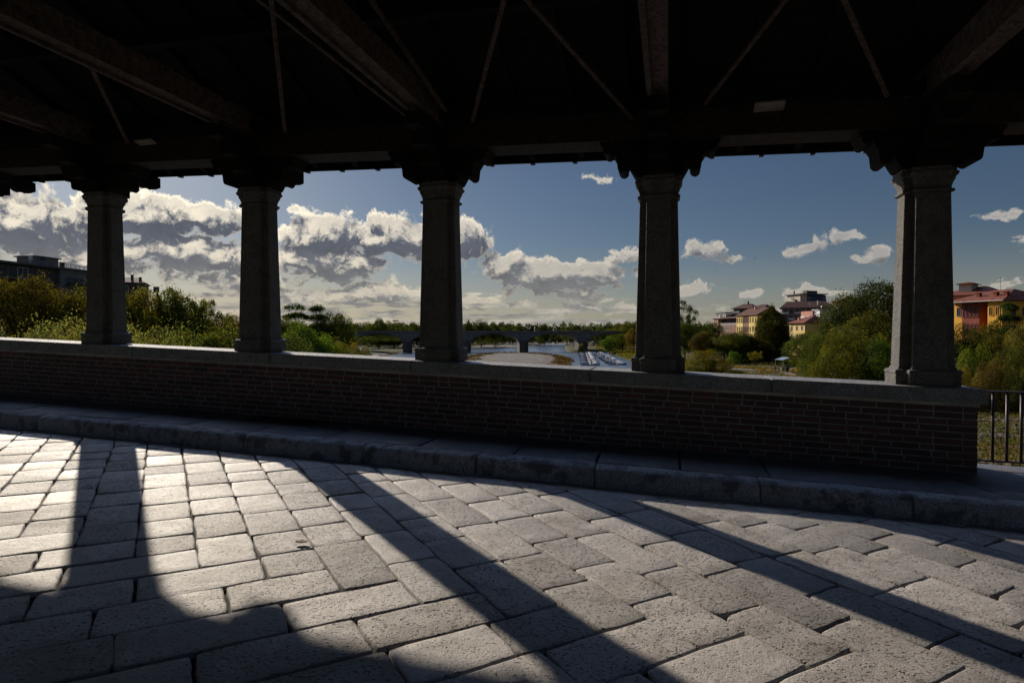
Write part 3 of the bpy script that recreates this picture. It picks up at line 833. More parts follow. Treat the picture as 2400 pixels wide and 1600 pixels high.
M_bark = plain('bark', (.06, .048, .035), .9, scale=6, bump=.02)
def leaf_quads(P, N, size, aspect=1.0, tone=None):
    """diamond leaves at P (n,3) with normals N, per-leaf size"""
    n = len(P); N = N/np.linalg.norm(N, axis=1, keepdims=True)
    r = rng.normal(size=(n, 3)); T = np.cross(N, r); T /= np.linalg.norm(T, axis=1, keepdims=True); B = np.cross(N, T)
    s = np.asarray(size)[:, None]*np.ones((n, 1))
    a = s*.5; b = s*.30*aspect
    v = np.empty((n, 4, 3)); fold = N*s*.10
    v[:, 0] = P-T*a; v[:, 1] = P+B*b+fold; v[:, 2] = P+T*a; v[:, 3] = P-B*b+fold
    return v.reshape(-1, 3)
def leaf_mesh(name, V, tones):
    n = len(V)//4
    me = bpy.data.meshes.new(name)
    me.vertices.add(len(V)); me.vertices.foreach_set('co', V.astype(np.float32).ravel())
    me.loops.add(4*n); me.loops.foreach_set('vertex_index', np.arange(4*n, dtype=np.int32))
    me.polygons.add(n); me.polygons.foreach_set('loop_start', np.arange(0, 4*n, 4, dtype=np.int32)); me.polygons.foreach_set('loop_total', np.full(n, 4, dtype=np.int32))
    me.update(calc_edges=True)
    at_ = me.attributes.new('tone', 'FLOAT', 'FACE'); at_.data.foreach_set('value', tones.astype(np.float32))
    me.materials.append(M_leaf)
    return me
LUMP = {'broad': (70, .24, .5, .5, -1), 'round': (38, .40, .55, .45, -1), 'bush': (34, .42, .14, .86, -.15), 'willow': (44, .28, .22, .78, -.25), 'tall': (44, .36, .5, .5, -1)}
def crown_points(kind, nleaf, nclump):
    if kind not in LUMP: return clump_points(kind, nleaf, nclump)
    nl, amp, cz, rz, zmin = LUMP[kind]
    cen = rng.normal(size=(nl, 3)); cen /= np.linalg.norm(cen, axis=1, keepdims=True)
    hgt = rng.uniform(.55, 1.0, nl); ton = rng.uniform(-.25, .25, nl); ang = rng.uniform(.85, 1.25, nl)*2.3/math.sqrt(nl)
    d = rng.normal(size=(nleaf*2, 3)); d[:, 2] += .25; d /= np.linalg.norm(d, axis=1, keepdims=True); d = d[d[:, 2] > zmin][:nleaf]
    a = np.arccos(np.clip(d @ cen.T, -1, 1))/ang[None, :]
    v = hgt[None, :]*np.sqrt(np.clip(1-a*a, 0, 1)); j = v.argmax(1); vv = v.max(1)
    r = 1-amp+amp*vv*1.25
    q = 1-(rng.random(len(d))**1.6)*.34
    sprig = rng.random(len(d)) < .06; q = np.where(sprig, rng.uniform(1.0, 1.12, len(d)), q)
    P = d*(r*q)[:, None]
    if kind == 'tall': P[:, :2] *= 1.05-.78*np.clip(P[:, 2:3], 0, 1.05)**1.3*.95
    P = P*np.array([1, 1, rz])+np.array([0, 0, cz]); P[:, 2] = np.maximum(P[:, 2], .01)
    P[:, 2] /= P[:, 2].max(); P[:, :2] /= np.percentile(np.hypot(P[:, 0], P[:, 1]), 99)
    lumpdir = d-cen[j]*.55*1; N = d*.8+lumpdir*1.6+rng.normal(size=P.shape)*.85
    tone = np.clip(.5+ton[j]+rng.normal(size=len(d))*.24, 0, 1)
    cs = np.array([[c[0]*.7, c[1]*.7, cz+c[2]*rz*.7] for c in cen if c[2] > -.3]); rs = np.full(len(cs), .2)
    return P, N, tone, cs, rs
def clump_points(kind, nleaf, nclump):
    cs, rs = [], []
    while len(cs) < nclump:
        d = rng.normal(size=3); d /= np.linalg.norm(d)
        k = rng.uniform(.08, 1.)**.38
        if kind in ('round', 'broad'):
            c = np.array([d[0]*.80*k, d[1]*.80*k, .56+d[2]*.36*k]); r = rng.uniform(.17, .32)
            if kind == 'broad': c[2] = .5+d[2]*.42*k; r *= .9
        elif kind == 'tall':
            z = rng.uniform(.16, .93); w = .85*(math.sin(math.pi*min(1, (z-.08)**.75)))**.7+.05
            c = np.array([d[0]*w*.7, d[1]*w*.7, z]); r = rng.uniform(.13, .26)
        elif kind == 'bush':
            c = np.array([d[0]*.8*k, d[1]*.8*k, .10+abs(d[2])*.68*k]); r = rng.uniform(.2, .32)
        elif kind == 'willow':
            c = np.array([d[0]*.7*k, d[1]*.7*k, .30+d[2]*.45*k]); r = rng.uniform(.2, .34)
        elif kind == 'airy':
            c = np.array([d[0]*.8*k, d[1]*.8*k, .58+d[2]*.36*k]); r = rng.uniform(.10, .19)
        elif kind == 'cedar':
            z = rng.choice([.28, .42, .55, .67, .78, .88]) ; w = 1.0-z*.85
            a = rng.uniform(0, 2*math.pi); q = rng.uniform(.2, 1)
            c = np.array([math.cos(a)*w*q, math.sin(a)*w*q, z-.05*q]); r = rng.uniform(.12, .2)
        cs.append(c); rs.append(r)
    cs = np.array(cs); rs = np.array(rs)
    pick = rng.integers(0, nclump, nleaf)
    d = rng.normal(size=(nleaf, 3)); d /= np.linalg.norm(d, axis=1, keepdims=True)
    d[:, 2] = np.where(rng.random(nleaf) < .65, np.abs(d[:, 2]), d[:, 2])
    q = rng.uniform(.25, 1, nleaf)**.45*rng.choice([1, 1, 1, 1.18], nleaf)
    zs = {'cedar': .22, 'tall': .42, 'bush': .6, 'willow': .75}.get(kind, .5)
    rr = rs[pick]*q
    P = cs[pick]+d*rr[:, None]*np.array([1, 1, zs])
    N = d+rng.normal(size=(nleaf, 3))*.75
    
    P[:, 2] = np.maximum(P[:, 2], .01)
    P[:, 2] /= np.percentile(P[:, 2], 99.3); P[:, :2] /= np.percentile(np.hypot(P[:, 0], P[:, 1]), 98)
    clump_tone = rng.uniform(-.28, .28, nclump)[pick]
    tone = np.clip(.5+clump_tone+rng.normal(size=nleaf)*.18, 0, 1)
    return P, N, tone, cs, rs
KINDS = {'round': (20000, 60, .046), 'broad': (36000, 110, .036), 'tall': (19000, 60, .046), 'bush': (20000, 44, .045), 'willow': (26000, 50, .035), 'airy': (10000, 46, .044), 'cedar': (14000, 70, .043)}
NAMES = {'round': 'leafy_tree', 'broad': 'broad_tree', 'tall': 'tall_tree', 'bush': 'bush', 'willow': 'willow', 'airy': 'airy_tree', 'cedar': 'cedar'}
CATS = {'round': 'tree', 'broad': 'tree', 'tall': 'tree', 'bush': 'bush', 'willow': 'willow', 'airy': 'tree', 'cedar': 'cedar'}
def make_tree(kind):
    nl, nc, sz = KINDS[kind]
    P, N, tone, cs, rs = crown_points(kind, nl, nc)
    nl = len(P); V = leaf_quads(P, N, rng.uniform(.6, 1.35, nl)*sz, .9); Pz = np.repeat(P[:, 2], 4); V[:, 2] = Pz+(V[:, 2]-Pz)*.5
    root = empty(NAMES[kind])
    me = leaf_mesh(NAMES[kind]+'_crown', V, tone)
    c = bpy.data.objects.new('crown', me); COL.objects.link(c); c.parent = root
    mb = MB(); top = {'bush': .35, 'willow': .45, 'cedar': .95, 'tall': .75}.get(kind, .62)
    r0 = .055 if kind not in ('bush',) else .04
    pts = [(0, 0, -.04), (.01, 0, .12), (-.015, .02, .3), (.01, -.01, top)]
    mb.tube([(x, y, z) for x, y, z in pts], [r0*1.3, r0, r0*.75, r0*.2], 8)
    for i in range(0, min(len(cs), 12)):
        q = cs[i]; z0 = min(top*.9, max(.1, q[2]*.55))
        mb.tube([(0, 0, z0), (q[0]*.5, q[1]*.5, z0+(q[2]-z0)*.65), tuple(q)], [r0*.45, r0*.28, r0*.08], 6)
    mb.build('trunk', M_bark, root, smooth=True)
    return root
PROTO = {k: [] for k in KINDS}
used = {}
def tree(kind, x, top, Z, wpx, col, label, group=None, depth=1., base=None):
    """x, top, wpx in photo pixels; Z metres away"""
    p = at(x, 778, Z); X = p.x
    gz = H(X, Z) if base is None else base
    ht = at(x, top, Z).z-gz; wd = wpx/FPX*Z
    fat = {'round': .60, 'broad': .75, 'airy': .5, 'bush': .78, 'willow': .78, 'tall': .36, 'cedar': .5}[kind]
    if Z < 260: wd = max(wd, ht*fat*(.85 if x < 900 else .55))
    lst = PROTO[kind]; nv = 3 if kind in ('round', 'bush', 'tall') else 2
    if len(lst) < nv: o = make_tree(kind); lst.append(o)
    else: o = copy_tree(random.choice(lst))
    o.location = (X, Z, gz-.1); o.rotation_euler = (0, 0, random.uniform(0, 6.28))
    o.scale = (wd/2*1.18, wd/2*depth*1.18, ht*1.02)
    for ch in o.children:
        if ch.name.startswith('crown'): ch.color = (*col, 1)
    tag(o, label, CATS[kind], group)
    return o
DG, OL, YG, GG, AU, BG_, DK = (.042,.060,.018), (.068,.078,.020), (.098,.105,.020), (.135,.15,.10), (.085,.068,.022), (.062,.110,.022), (.024,.040,.014)
k = 1/.98
G1 = 'trees and bushes on the left bank'; G2 = 'trees and bushes on the right bank'
T = [  # kind, x, top, Z, width, colour, label   (display pixels 0.98)
 ('broad', 50, 620, 88, 215, (.062,.055,.016), 'large olive brown tree at the far left below the apartment block', G1),
 ('round', 172, 646, 92, 80, (.085,.088,.020), 'yellow green tree just left of the leftmost full pillar', G1),
 ('round', 120, 668, 96, 90, (.045,.048,.014), 'dim olive tree between the big left tree and the yellow green one', G1),
 ('willow', 12, 715, 60, 110, GG, 'silvery grey green willow bush at the left edge of the picture', G1),
 ('willow', 152, 706, 62, 140, (.12,.132,.062), 'rounded pale green willow bush left of the leftmost full pillar', G1),
 ('bush', 85, 742, 60, 90, (.085,.095,.03), 'low green bush between the two willow bushes at the left', G1),
 ('bush', 220, 735, 64, 100, OL, 'low bush hidden behind the leftmost full pillar', G1),
 ('round', 325, 652, 95, 90, (.085,.085,.020), 'yellowish tree just right of the leftmost full pillar', G1),
 ('tall', 365, 662, 100, 60, OL, 'narrow olive tree beside the yellowish tree in the second bay', G1),
 ('round', 400, 657, 102, 75, DG, 'dark green tree, tallest in the second bay from the left', G1),
 ('airy', 440, 672, 105, 85, OL, 'sparse tree with sky showing through, second bay from the left', G1),
 ('round', 415, 690, 98, 110, (.045,.05,.014), 'broad olive tree below the tall dark one in the second bay', G1),
 ('airy', 470, 695, 112, 60, OL, 'thin topped sparse tree sloping down to the right in the second bay', G1),
 ('round', 500, 714, 115, 80, (.085,.062,.016), 'brownish low tree left of the second full pillar', G1),
 ('round', 545, 716, 118, 80, AU, 'rust tinged tree touching the left side of the second full pillar', G1),
 ('willow', 318, 718, 66, 90, (.112,.128,.060), 'pale green bush at the foot of the leftmost full pillar, right side', G1),
 ('bush', 372, 738, 70, 90, (.07,.085,.025), 'mid green bush, second in the second bay', G1),
 ('bush', 432, 742, 72, 100, (.055,.075,.028), 'bluish green bush in the middle of the second bay', G1),
 ('bush', 485, 738, 74, 90, DG, 'dark bush right of the middle in the second bay', G1),
 ('bush', 532, 730, 76, 90, (.075,.088,.028), 'grey green bush at the foot of the second full pillar, left side', G1),
 ('bush', 590, 740, 78, 90, DG, 'bush hidden behind the second full pillar', G1),
 ('cedar', 680, 705, 165, 90, DK, 'flat topped dark cedar, left of the two in the third bay', G1),
 ('cedar', 728, 706, 170, 60, DK, 'spiky dark cedar, right of the two in the third bay', G1),
 ('round', 655, 722, 150, 70, DG, 'dark tree touching the right side of the second full pillar', G1),
 ('round', 762, 711, 168, 75, DG, 'round dark tree right of the cedars', G1),
 ('airy', 788, 730, 172, 45, DG, 'thin open crowned tree at the right end of the third bay wood', G1),
 ('round', 700, 728, 128, 120, BG_, 'bright green bushy tree in front of the cedars', G1),
 ('bush', 672, 752, 105, 90, (.05,.07,.03), 'dark bush at the foot of the second full pillar, right side', G1),
 ('bush', 740, 765, 125, 90, BG_, 'green bush low in the third bay, below the round dark tree', G1),
 ('willow', 790, 776, 135, 50, (.12,.12,.065), 'grey green round shrub in front of the left bridge abutment', G1),
 ('bush', 826, 778, 150, 28, (.15,.12,.02), 'small yellow shrub right of the grey green one', G1),
 ('bush', 765, 775, 130, 50, (.08,.10,.02), 'small yellow green shrub left of the grey green one', G1),
 ('round', 775, 748, 200, 60, AU, 'rusty low tree at the left abutment of the road bridge', G1),
 ('round', 866, 727, 470, 50, DG, 'round dark tree rising above the left part of the road bridge', G1),
 ('airy', 905, 736, 480, 45, DG, 'open crowned tree beyond the bridge, right of the round dark one', G1),
 ('round', 945, 738, 490, 50, DG, 'tree beyond the bridge touching the left side of the third full pillar', G1),
 ('round', 870, 768, 420, 90, DG, 'dark tree under the first arch of the road bridge', G1),
 ('round', 905, 772, 425, 60, DG, 'dark tree at the right side of the first bridge arch', G1),
 ('tall', 1075, 732, 500, 36, (.05,.065,.03), 'tall pale tree beyond the bridge just right of the third full pillar', G1),
 ('round', 1105, 731, 505, 44, (.045,.06,.025), 'second tall tree beyond the bridge right of the third full pillar', G1),
 ('round', 1137, 736, 510, 40, (.045,.06,.02), 'third tall tree beyond the bridge right of the third full pillar', G1),
 ('round', 1194, 741, 560, 26, DG, 'small round tree above the middle pier of the bridge', G1),
 ('round', 1250, 742, 580, 36, DG, 'round tree above the second arch right of the middle pier', G1),
 ('airy', 1303, 740, 580, 30, DG, 'bare topped thin tree beyond the bridge', G1),
 ('round', 1383, 746, 560, 36, BG_, 'light green round tree beyond the right part of the bridge', G2),
 ('airy', 1425, 740, 430, 40, OL, 'thin tree beyond the marina, left of the fourth pillar', G2),
 ('round', 1447, 738, 400, 44, OL, 'olive tree rising over the right end of the road bridge', G2),
 ('round', 1455, 752, 330, 40, AU, 'rusty yellow tree on the bank at the left side of the fourth pillar', G2),
 ('bush', 1335, 786, 376, 17, (.09,.10,.02), 'round green bush on the small spit by the bridge pier', G2),
 ('round', 1400, 770, 350, 40, BG_, 'bushy green tree on the right bank in front of the arch, left one', G2),
 ('round', 1430, 765, 345, 48, (.055,.08,.016), 'bushy green tree on the right bank in front of the arch, right one', G2),
 ('airy', 1573, 694, 255, 48, (.032,.045,.02), 'tall open dark tree touching the right side of the fourth pillar', G2),
 ('round', 1573, 738, 245, 60, DG, 'dense dark tree under the tall open one', G2),
 ('round', 1612, 745, 270, 42, DK, 'small dark tree left of the pink low house', G2),
 ('round', 1640, 738, 285, 40, DG, 'dark rounded tree at the left end of the terrace houses', G2),
 ('round', 1618, 758, 235, 60, AU, 'rusty shrub slope right of the fourth pillar', G2),
 ('round', 1627, 764, 240, 52, DK, 'dark round tree behind the big olive bush', G2),
 ('round', 1664, 760, 228, 66, OL, 'olive tree below the pink low house', G2),
 ('round', 1700, 757, 235, 60, (.10,.095,.02), 'yellowish tree below the yellow house', G2),
 ('round', 1690, 766, 232, 70, (.045,.075,.018), 'round fresh green tree in the middle of the fifth bay', G2),
 ('round', 1722, 762, 232, 50, OL, 'olive tree between the yellow house and the tall dark tree', G2),
 ('tall', 1772, 697, 228, 80, (.036,.040,.012), 'tall dark tree with pointed top in front of the houses', G2),
 ('tall', 1755, 712, 232, 42, (.060,.048,.014), 'brownish pointed tree left of the tall dark one', G2),
 ('tall', 1792, 735, 226, 60, (.030,.038,.012), 'dark lower companion of the tall pointed tree', G2),
 ('bush', 1740, 775, 236, 40, (.15,.10,.02), 'golden bush left of the tall dark tree', G2),
 ('bush', 1622, 798, 172, 100, (.105,.100,.018), 'large round olive bush standing on the meadow by the fourth pillar', G2),
 ('bush', 1688, 803, 215, 36, (.06,.12,.02), 'small bright green shrub right of the large olive bush', G2),
 ('bush', 1712, 806, 222, 40, DK, 'dark shrub behind the meadow path', G2),
 ('airy', 1735, 806, 210, 28, (.12,.12,.02), 'feathery small yellow green tree at the edge of the meadow', G2),
 ('bush', 1765, 800, 226, 60, DK, 'very dark hedge bush under the tall dark tree', G2),
 ('bush', 1806, 824, 198, 24, (.05,.085,.035), 'blue green shrub on the meadow, left of two', G2),
 ('bush', 1828, 826, 196, 24, (.07,.10,.025), 'blue green shrub on the meadow, right of two', G2),
 ('bush', 1800, 812, 206, 20, DK, 'little dark ball shaped shrub behind the blue green shrubs', G2),
 ('bush', 1690, 848, 160, 50, (.07,.085,.018), 'low weedy bush between the paths', G2),
 ('bush', 1590, 838, 165, 40, OL, 'low bush at the foot of the fourth pillar', G2),
 ('round', 1852, 757, 165, 84, (.055,.075,.018), 'fresh green tree left of the huge dark tree', G2),
 ('broad', 2008, 640, 122, 205, (.028,.038,.011), 'huge dark domed tree left of the rightmost pillar', G2),
 ('round', 1925, 705, 124, 66, DK, 'dark shoulder tree at the left of the huge dome', G2),
 ('round', 1985, 702, 92, 145, (.060,.066,.018), 'olive yellow tree in front of the huge dark dome', G2),
 ('broad', 1900, 757, 88, 105, (.050,.068,.015), 'wide green tree at the left foot of the huge dome', G2),
 ('broad', 1955, 762, 70, 150, (.062,.068,.014), 'near olive tree just above the wall, left of the rightmost pillar', G2),
 ('round', 2030, 772, 66, 110, (.040,.070,.016), 'near green tree beside the left of the rightmost pillar', G2),
 ('bush', 1880, 825, 74, 90, (.060,.085,.018), 'leafy bush just above the wall under the green trees', G2),
 ('round', 2120, 730, 90, 110, DG, 'tree hidden behind the rightmost pillar', G2),
 ('round', 2222, 733, 82, 80, (.055,.058,.014), 'olive tree in front of the red arcade wall', G2),
 ('round', 2275, 730, 84, 70, OL, 'olive tree in front of the yellow corner house', G2),
 ('cedar', 2318, 700, 86, 70, DK, 'dark layered conifer in front of the yellow corner house', G2),
 ('round', 2362, 735, 78, 80, (.11,.10,.025), 'yellowish tree cut by the right edge of the picture', G2),
 ('bush', 2240, 778, 62, 100, (.080,.105,.020), 'round sunlit green bush right of the rightmost pillar', G2),
 ('bush', 2330, 775, 60, 90, OL, 'olive bush on the slope near the right edge', G2),
 ('bush', 2285, 815, 56, 80, (.075,.06,.02), 'brownish bramble bush above the path at the right', G2),
 ('bush', 2355, 828, 54, 80, (.08,.085,.02), 'green bramble bush at the right edge above the path', G2),
 ('bush', 2215, 830, 56, 60, AU, 'rusty bramble just right of the rightmost pillar base', G2),
]
for (kd, x, tp, Z, wd, col, lab, grp_) in T:
    tree(kd, x*k, tp*k, Z, wd*k, col, lab, grp_)

# far-off wood: one mass
def far_wood():
    Ps, Ns, Ss, Ts = [], [], [], []
    def crown(x, top, Z, wpx, n=420):
        X = (x-1200)/FPX*Z; gz = -11.5; zt = at(x, top, Z).z; w_ = wpx/FPX*Z/2
        d = rng.normal(size=(n, 3)); d /= np.linalg.norm(d, axis=1, keepdims=True)
        q = rng.uniform(.6, 1.03, n)[:, None]; lump = 1+.25*np.sin(d[:, :1]*5+x)*np.cos(d[:, 2:]*6+x*.7)
        h = (zt-gz)/2
        P = np.array([X, Z, gz+h])+d*q*lump*np.array([w_, w_*.8, h])
        Ps.append(P); Ns.append(d+rng.normal(size=(n, 3))*.6); Ss.append(rng.uniform(.8, 1.6, n)*Z/520); Ts.append(np.clip(.5+rng.uniform(-.25, .25)+rng.normal(size=n)*.15, 0, 1))
    for Z, y0, w0 in ((900, 762, 20), (760, 761, 24), (640, 760, 26)):
        x = 600
        while x < 1760:
            if Z < 800 and 1220 < x < 1400: x += 20; continue
            wv2 = w0*random.uniform(.7, 1.3); crown(x, y0-6*noise.noise(Vector((x*.013, Z, 0)))-random.uniform(0, 5), Z, wv2*1.25); x += wv2*.62
    for x in range(840, 1100, 13): crown(x, 776+random.uniform(-6, 4), 470, 26)
    for x in range(1090, 1330, 15): crown(x, 779+random.uniform(-4, 3), 590+random.uniform(-10, 25), 26)
    for x in range(1330, 1560, 15): crown(x, 768+random.uniform(-10, 4), 520-(x-1330)*.45, 32)
    for x in range(1560, 1760, 17): crown(x, 772+random.uniform(-8, 4), 380, 40)
    P = np.concatenate(Ps); N = np.concatenate(Ns); S = np.concatenate(Ss); T_ = np.concatenate(Ts)
    o = bpy.data.objects.new('distant_wood', leaf_mesh('distant_wood', leaf_quads(P, N, S*1.3), T_)); COL.objects.link(o); o.color = (.032, .044, .018, 1)
    tag(o, 'dark band of far-off woodland along the horizon beyond the road bridge', 'woodland', kind='stuff')
far_wood()
# undergrowth and weeds
def scatter(name, pts, size, col, label, cat, spread=.5, per=10, up=.5):
    pts = np.array(pts); n = len(pts)*per
    base = np.repeat(pts, per, 0); P = base+rng.normal(size=(n, 3))*np.array([spread, spread, spread*.35]); P[:, 2] = np.maximum(P[:, 2], base[:, 2]-.05)+size*up*rng.random(n)
    N = rng.normal(size=(n, 3))*np.array([1, 1, .45])
    o = bpy.data.objects.new(name, leaf_mesh(name, leaf_quads(P, N, rng.uniform(.6, 1.5, n)*size), np.clip(.5+rng.normal(size=n)*.25, 0, 1))); COL.objects.link(o); o.color = (*col, 1)
    tag(o, label, cat, kind='stuff')
pts = []
for _ in range(5200):
    Z = 14+90*random.random()**1.6; x = random.uniform(2290, 2600)
    X = (x-1200)/FPX*Z; 
    if noise.noise(Vector((X*.22, Z*.22, 1))) > -.08: pts.append((X, Z, H(X, Z)))
scatter('slope_weeds', pts, .085, (.085,.070,.034), 'dry weeds and grass on the slope behind the railing', 'weeds', .35, 9)
pts = []
for _ in range(3600):
    y = random.uniform(835, 885); x = random.uniform(1540, 2120); p = hitz(x, y, -11.5)
    if noise.noise(Vector((p.x*.09, p.y*.06, 3))) > .0: pts.append((p.x, p.y, H(p.x, p.y)))
scatter('meadow_grass', pts, .45, (.105,.080,.028), 'tall dry grass patches on the riverside meadow', 'grass', .8, 8)
pts = []
for _ in range(2600):
    x = random.uniform(1400, 1500); y = random.uniform(800, 858); p = hitz(x, y, -12.3)
    d_ = float(seg_dist(np.array([p.x]), np.array([p.y]), RIV)[0])
    if 1.5 < d_ < 40: pts.append((p.x, p.y, H(p.x, p.y)))
scatter('bank_shrubs', pts, .6, (.075,.075,.02), 'low scrub on the river bank beside the boats', 'scrub', 1.0, 8)
pts = []
for _ in range(2600):
    X = random.uniform(-180, -50); Y = random.uniform(40, 330)
    d_ = float(seg_dist(np.array([X]), np.array([Y]), RIV)[0])
    if 0 < d_ < 80: pts.append((X, Y, H(X, Y)))
scatter('left_bank_undergrowth', pts, .8, (.065,.07,.022), 'undergrowth below the trees of the left bank', 'undergrowth', 1.6, 10, 1.2)

def rocks():
    V, F = [], []
    r = random.Random(5)
    for _ in range(900):
        Z = 14+55*r.random()**1.4; x = r.uniform(2290, 2600); X = (x-1200)/FPX*Z; s_ = r.uniform(.05, .22)*(1+Z*.02)
        if noise.noise(Vector((X*.3, Z*.3, 5))) < -.05: continue
        z = H(X, Z); o = len(V)
        bm = bmesh.new(); bmesh.ops.create_icosphere(bm, subdivisions=1, radius=1)
        ax = (r.uniform(.7, 1.3), r.uniform(.7, 1.3), r.uniform(.4, .8))
        for v in bm.verts: k_ = r.uniform(.75, 1.15); V.append((X+v.co.x*s_*ax[0]*k_, Z+v.co.y*s_*ax[1]*k_, z+v.co.z*s_*ax[2]*k_))
        bm.verts.index_update(); F += [tuple(q.index+o for q in f.verts) for f in bm.faces]; bm.free()
    tag(mesh_obj('rubble', V, F, plain('rubble_stone', (.085, .062, .048), .95, var=.4, scale=2)), 'loose stones and clods on the slope behind the railing', 'rubble', kind='stuff')
rocks()
pts = []
for _ in range(2600):
    Z = 14+60*random.random()**1.4; x = random.uniform(2290, 2600); X = (x-1200)/FPX*Z
    if noise.noise(Vector((X*.35, Z*.3, 11))) > .05: pts.append((X, Z, H(X, Z)))
scatter('slope_scrub', pts, .12, (.055,.062,.020), 'dark green tufts between the dry weeds on the slope', 'scrub', .3, 12, 1.6)
# gravel island and bars -------------------------------------------------
def bar_mat():
    m, n, b = new_mat('gravel_bar')
    p = world_pos(n); a = n.attr('rim')
    f = n.noise(p, .35, 6, .65); g_ = n.noise(p, 3, 3, .7)
    c = n.mix(n.ramp(g_, .35, .65), (.085, .066, .048), (.15, .122, .092))
    veg = n.ramp(n.m('ADD', n.m('MULTIPLY', a, .8), n.m('MULTIPLY', n.m('SUBTRACT', f, .5), 2.6)), -.14, .06)
    vc = n.mix(n.ramp(n.noise(p, .12, 4, .6), .42, .6), (.070, .034, .018), (.060, .055, .020))
    c = n.mix(veg, c, vc)
    n.put(b, 'Base Color', c); b.inputs['Roughness'].default_value = .95
    n.put(b, 'Normal', n.bump(n.m('ADD', g_, f), .3)); return m
M_bar = bar_mat()
def bar(name, outline, hgt, rimw=.35, tufts=0, label=''):
    """outline as photo pixels on the water plane"""
    pts_ = np.array([[*hitz(x, y, ZW+.05)[:2]] for x, y in outline]); c = pts_.mean(0)
    # resample smooth
    n = 90; closed = np.vstack([pts_, pts_[:1]]); seg = np.r_[0, np.cumsum(np.hypot(*np.diff(closed, axis=0).T))]
    t = np.linspace(0, seg[-1], n, endpoint=False); ring = np.stack([np.interp(t, seg, closed[:, 0]), np.interp(t, seg, closed[:, 1])], 1)
    for _ in range(3): ring = (np.roll(ring, 1, 0)+2*ring+np.roll(ring, -1, 0))/4
    V, F, A = [], [], []
    K = 16
    for i in range(K+1):
        s = 1.03-1.03*i/K
        for j in range(n):
            q = c+(ring[j]-c)*s*(1+.03*noise.noise(Vector((ring[j][0]*.15, ring[j][1]*.08, 4))))
            z = ZW-.15+hgt*max(0, min(1, (1-s)*3.2))**.8+.12*noise.noise(Vector((q[0]*.3, q[1]*.2, 0)))*min(1, i/2)
            V.append((q[0], q[1], z))
    for i in range(K):
        for j in range(n):
            F.append((i*n+j, i*n+(j+1) % n, (i+1)*n+(j+1) % n, (i+1)*n+j))
            s = 1-(i+.5)/K; A.append(max(0., (s-.45)/.55)**.7)
    o = mesh_obj(name, V, F, M_bar, smooth=True, attrs={'rim': A}); tag(o, kind='structure')
    if tufts:
        pp = []
        for _ in range(tufts):
            j = random.randrange(n); s = random.uniform(.5, 1)**.6
            q = c+(ring[j]-c)*s
            if noise.noise(Vector((q[0]*.12, q[1]*.08, 7)))+ (s-.72)*2 > 0: pp.append((q[0], q[1], ZW-.1+hgt*max(0, min(1, (1-s)*3.2))**.8))
        scatter(name+'_weeds', pp, .42, (.048,.032,.017), label, 'weeds', .5, 5)
bar('gravel_island', [(1085,838),(1110,831),(1150,826),(1200,825),(1260,827),(1310,832),(1340,840),(1347,848),(1335,853),(1345,862),(1310,868),(1200,868),(1110,862),(1075,852)], .8, tufts=2600, label='reddish brown weeds round the rim of the gravel island')
bar('far_gravel_bar', [(1090,816),(1110,806),(1150,801),(1200,799),(1240,800),(1262,803),(1290,806),(1245,812),(1200,815),(1130,818)], .7, tufts=500, label='rusty weeds on the far gravel bar beyond the bridge')
bar('left_gravel_bar', [(800,838),(850,828),(890,824),(915,826),(935,829),(900,834),(880,842),(840,852),(790,852)], .6, tufts=600, label='dry weeds on the left gravel bar before the bridge')
bar('right_gravel_bar', [(1280,804),(1310,800),(1345,799),(1360,802),(1330,806),(1295,807)], .6)

# paths ------------------------------------------------------------------
M_path = plain('gravel_path', (.17, .145, .12), .95, scale=.8, bump=.03)
def path(pts_, w_, name='path'):
    V, F = [], []
    P = [];
    for x, y in pts_:
        z = -11.5
        for _ in range(6): q = hitz(x, y, z); z = H(q.x, q.y)
        P.append(Vector((q.x, q.y)))
    fine = []
    for a, b in zip(P[:-1], P[1:]):
        for i in range(8): fine.append(a.lerp(b, i/8))
    fine.append(P[-1])
    for i, p in enumerate(fine):
        d = (fine[min(i+1, len(fine)-1)]-fine[max(i-1, 0)]).normalized(); nrm = Vector((-d.y, d.x))
        for s in (-1, 0, 1):
            q = p+nrm*s*w_/2; V.append((q.x, q.y, H(q.x, q.y)+.06+(.05 if s == 0 else 0)))
    for i in range(len(fine)-1):
        for s in (0, 1): F.append((i*3+s, i*3+s+1, (i+1)*3+s+1, (i+1)*3+s))
    tag(mesh_obj(name, V, F, M_path, smooth=True), kind='structure')
path([(1640,858),(1700,861),(1725,865),(1770,867),(1805,867),(1822,870),(1845,875),(1875,883),(1930,900)], 2.6)
path([(1843,869),(1860,864),(1880,862),(1960,858)], 1.8)
path([(2290,930),(2330,933),(2400,936),(2500,940)], 3.6)

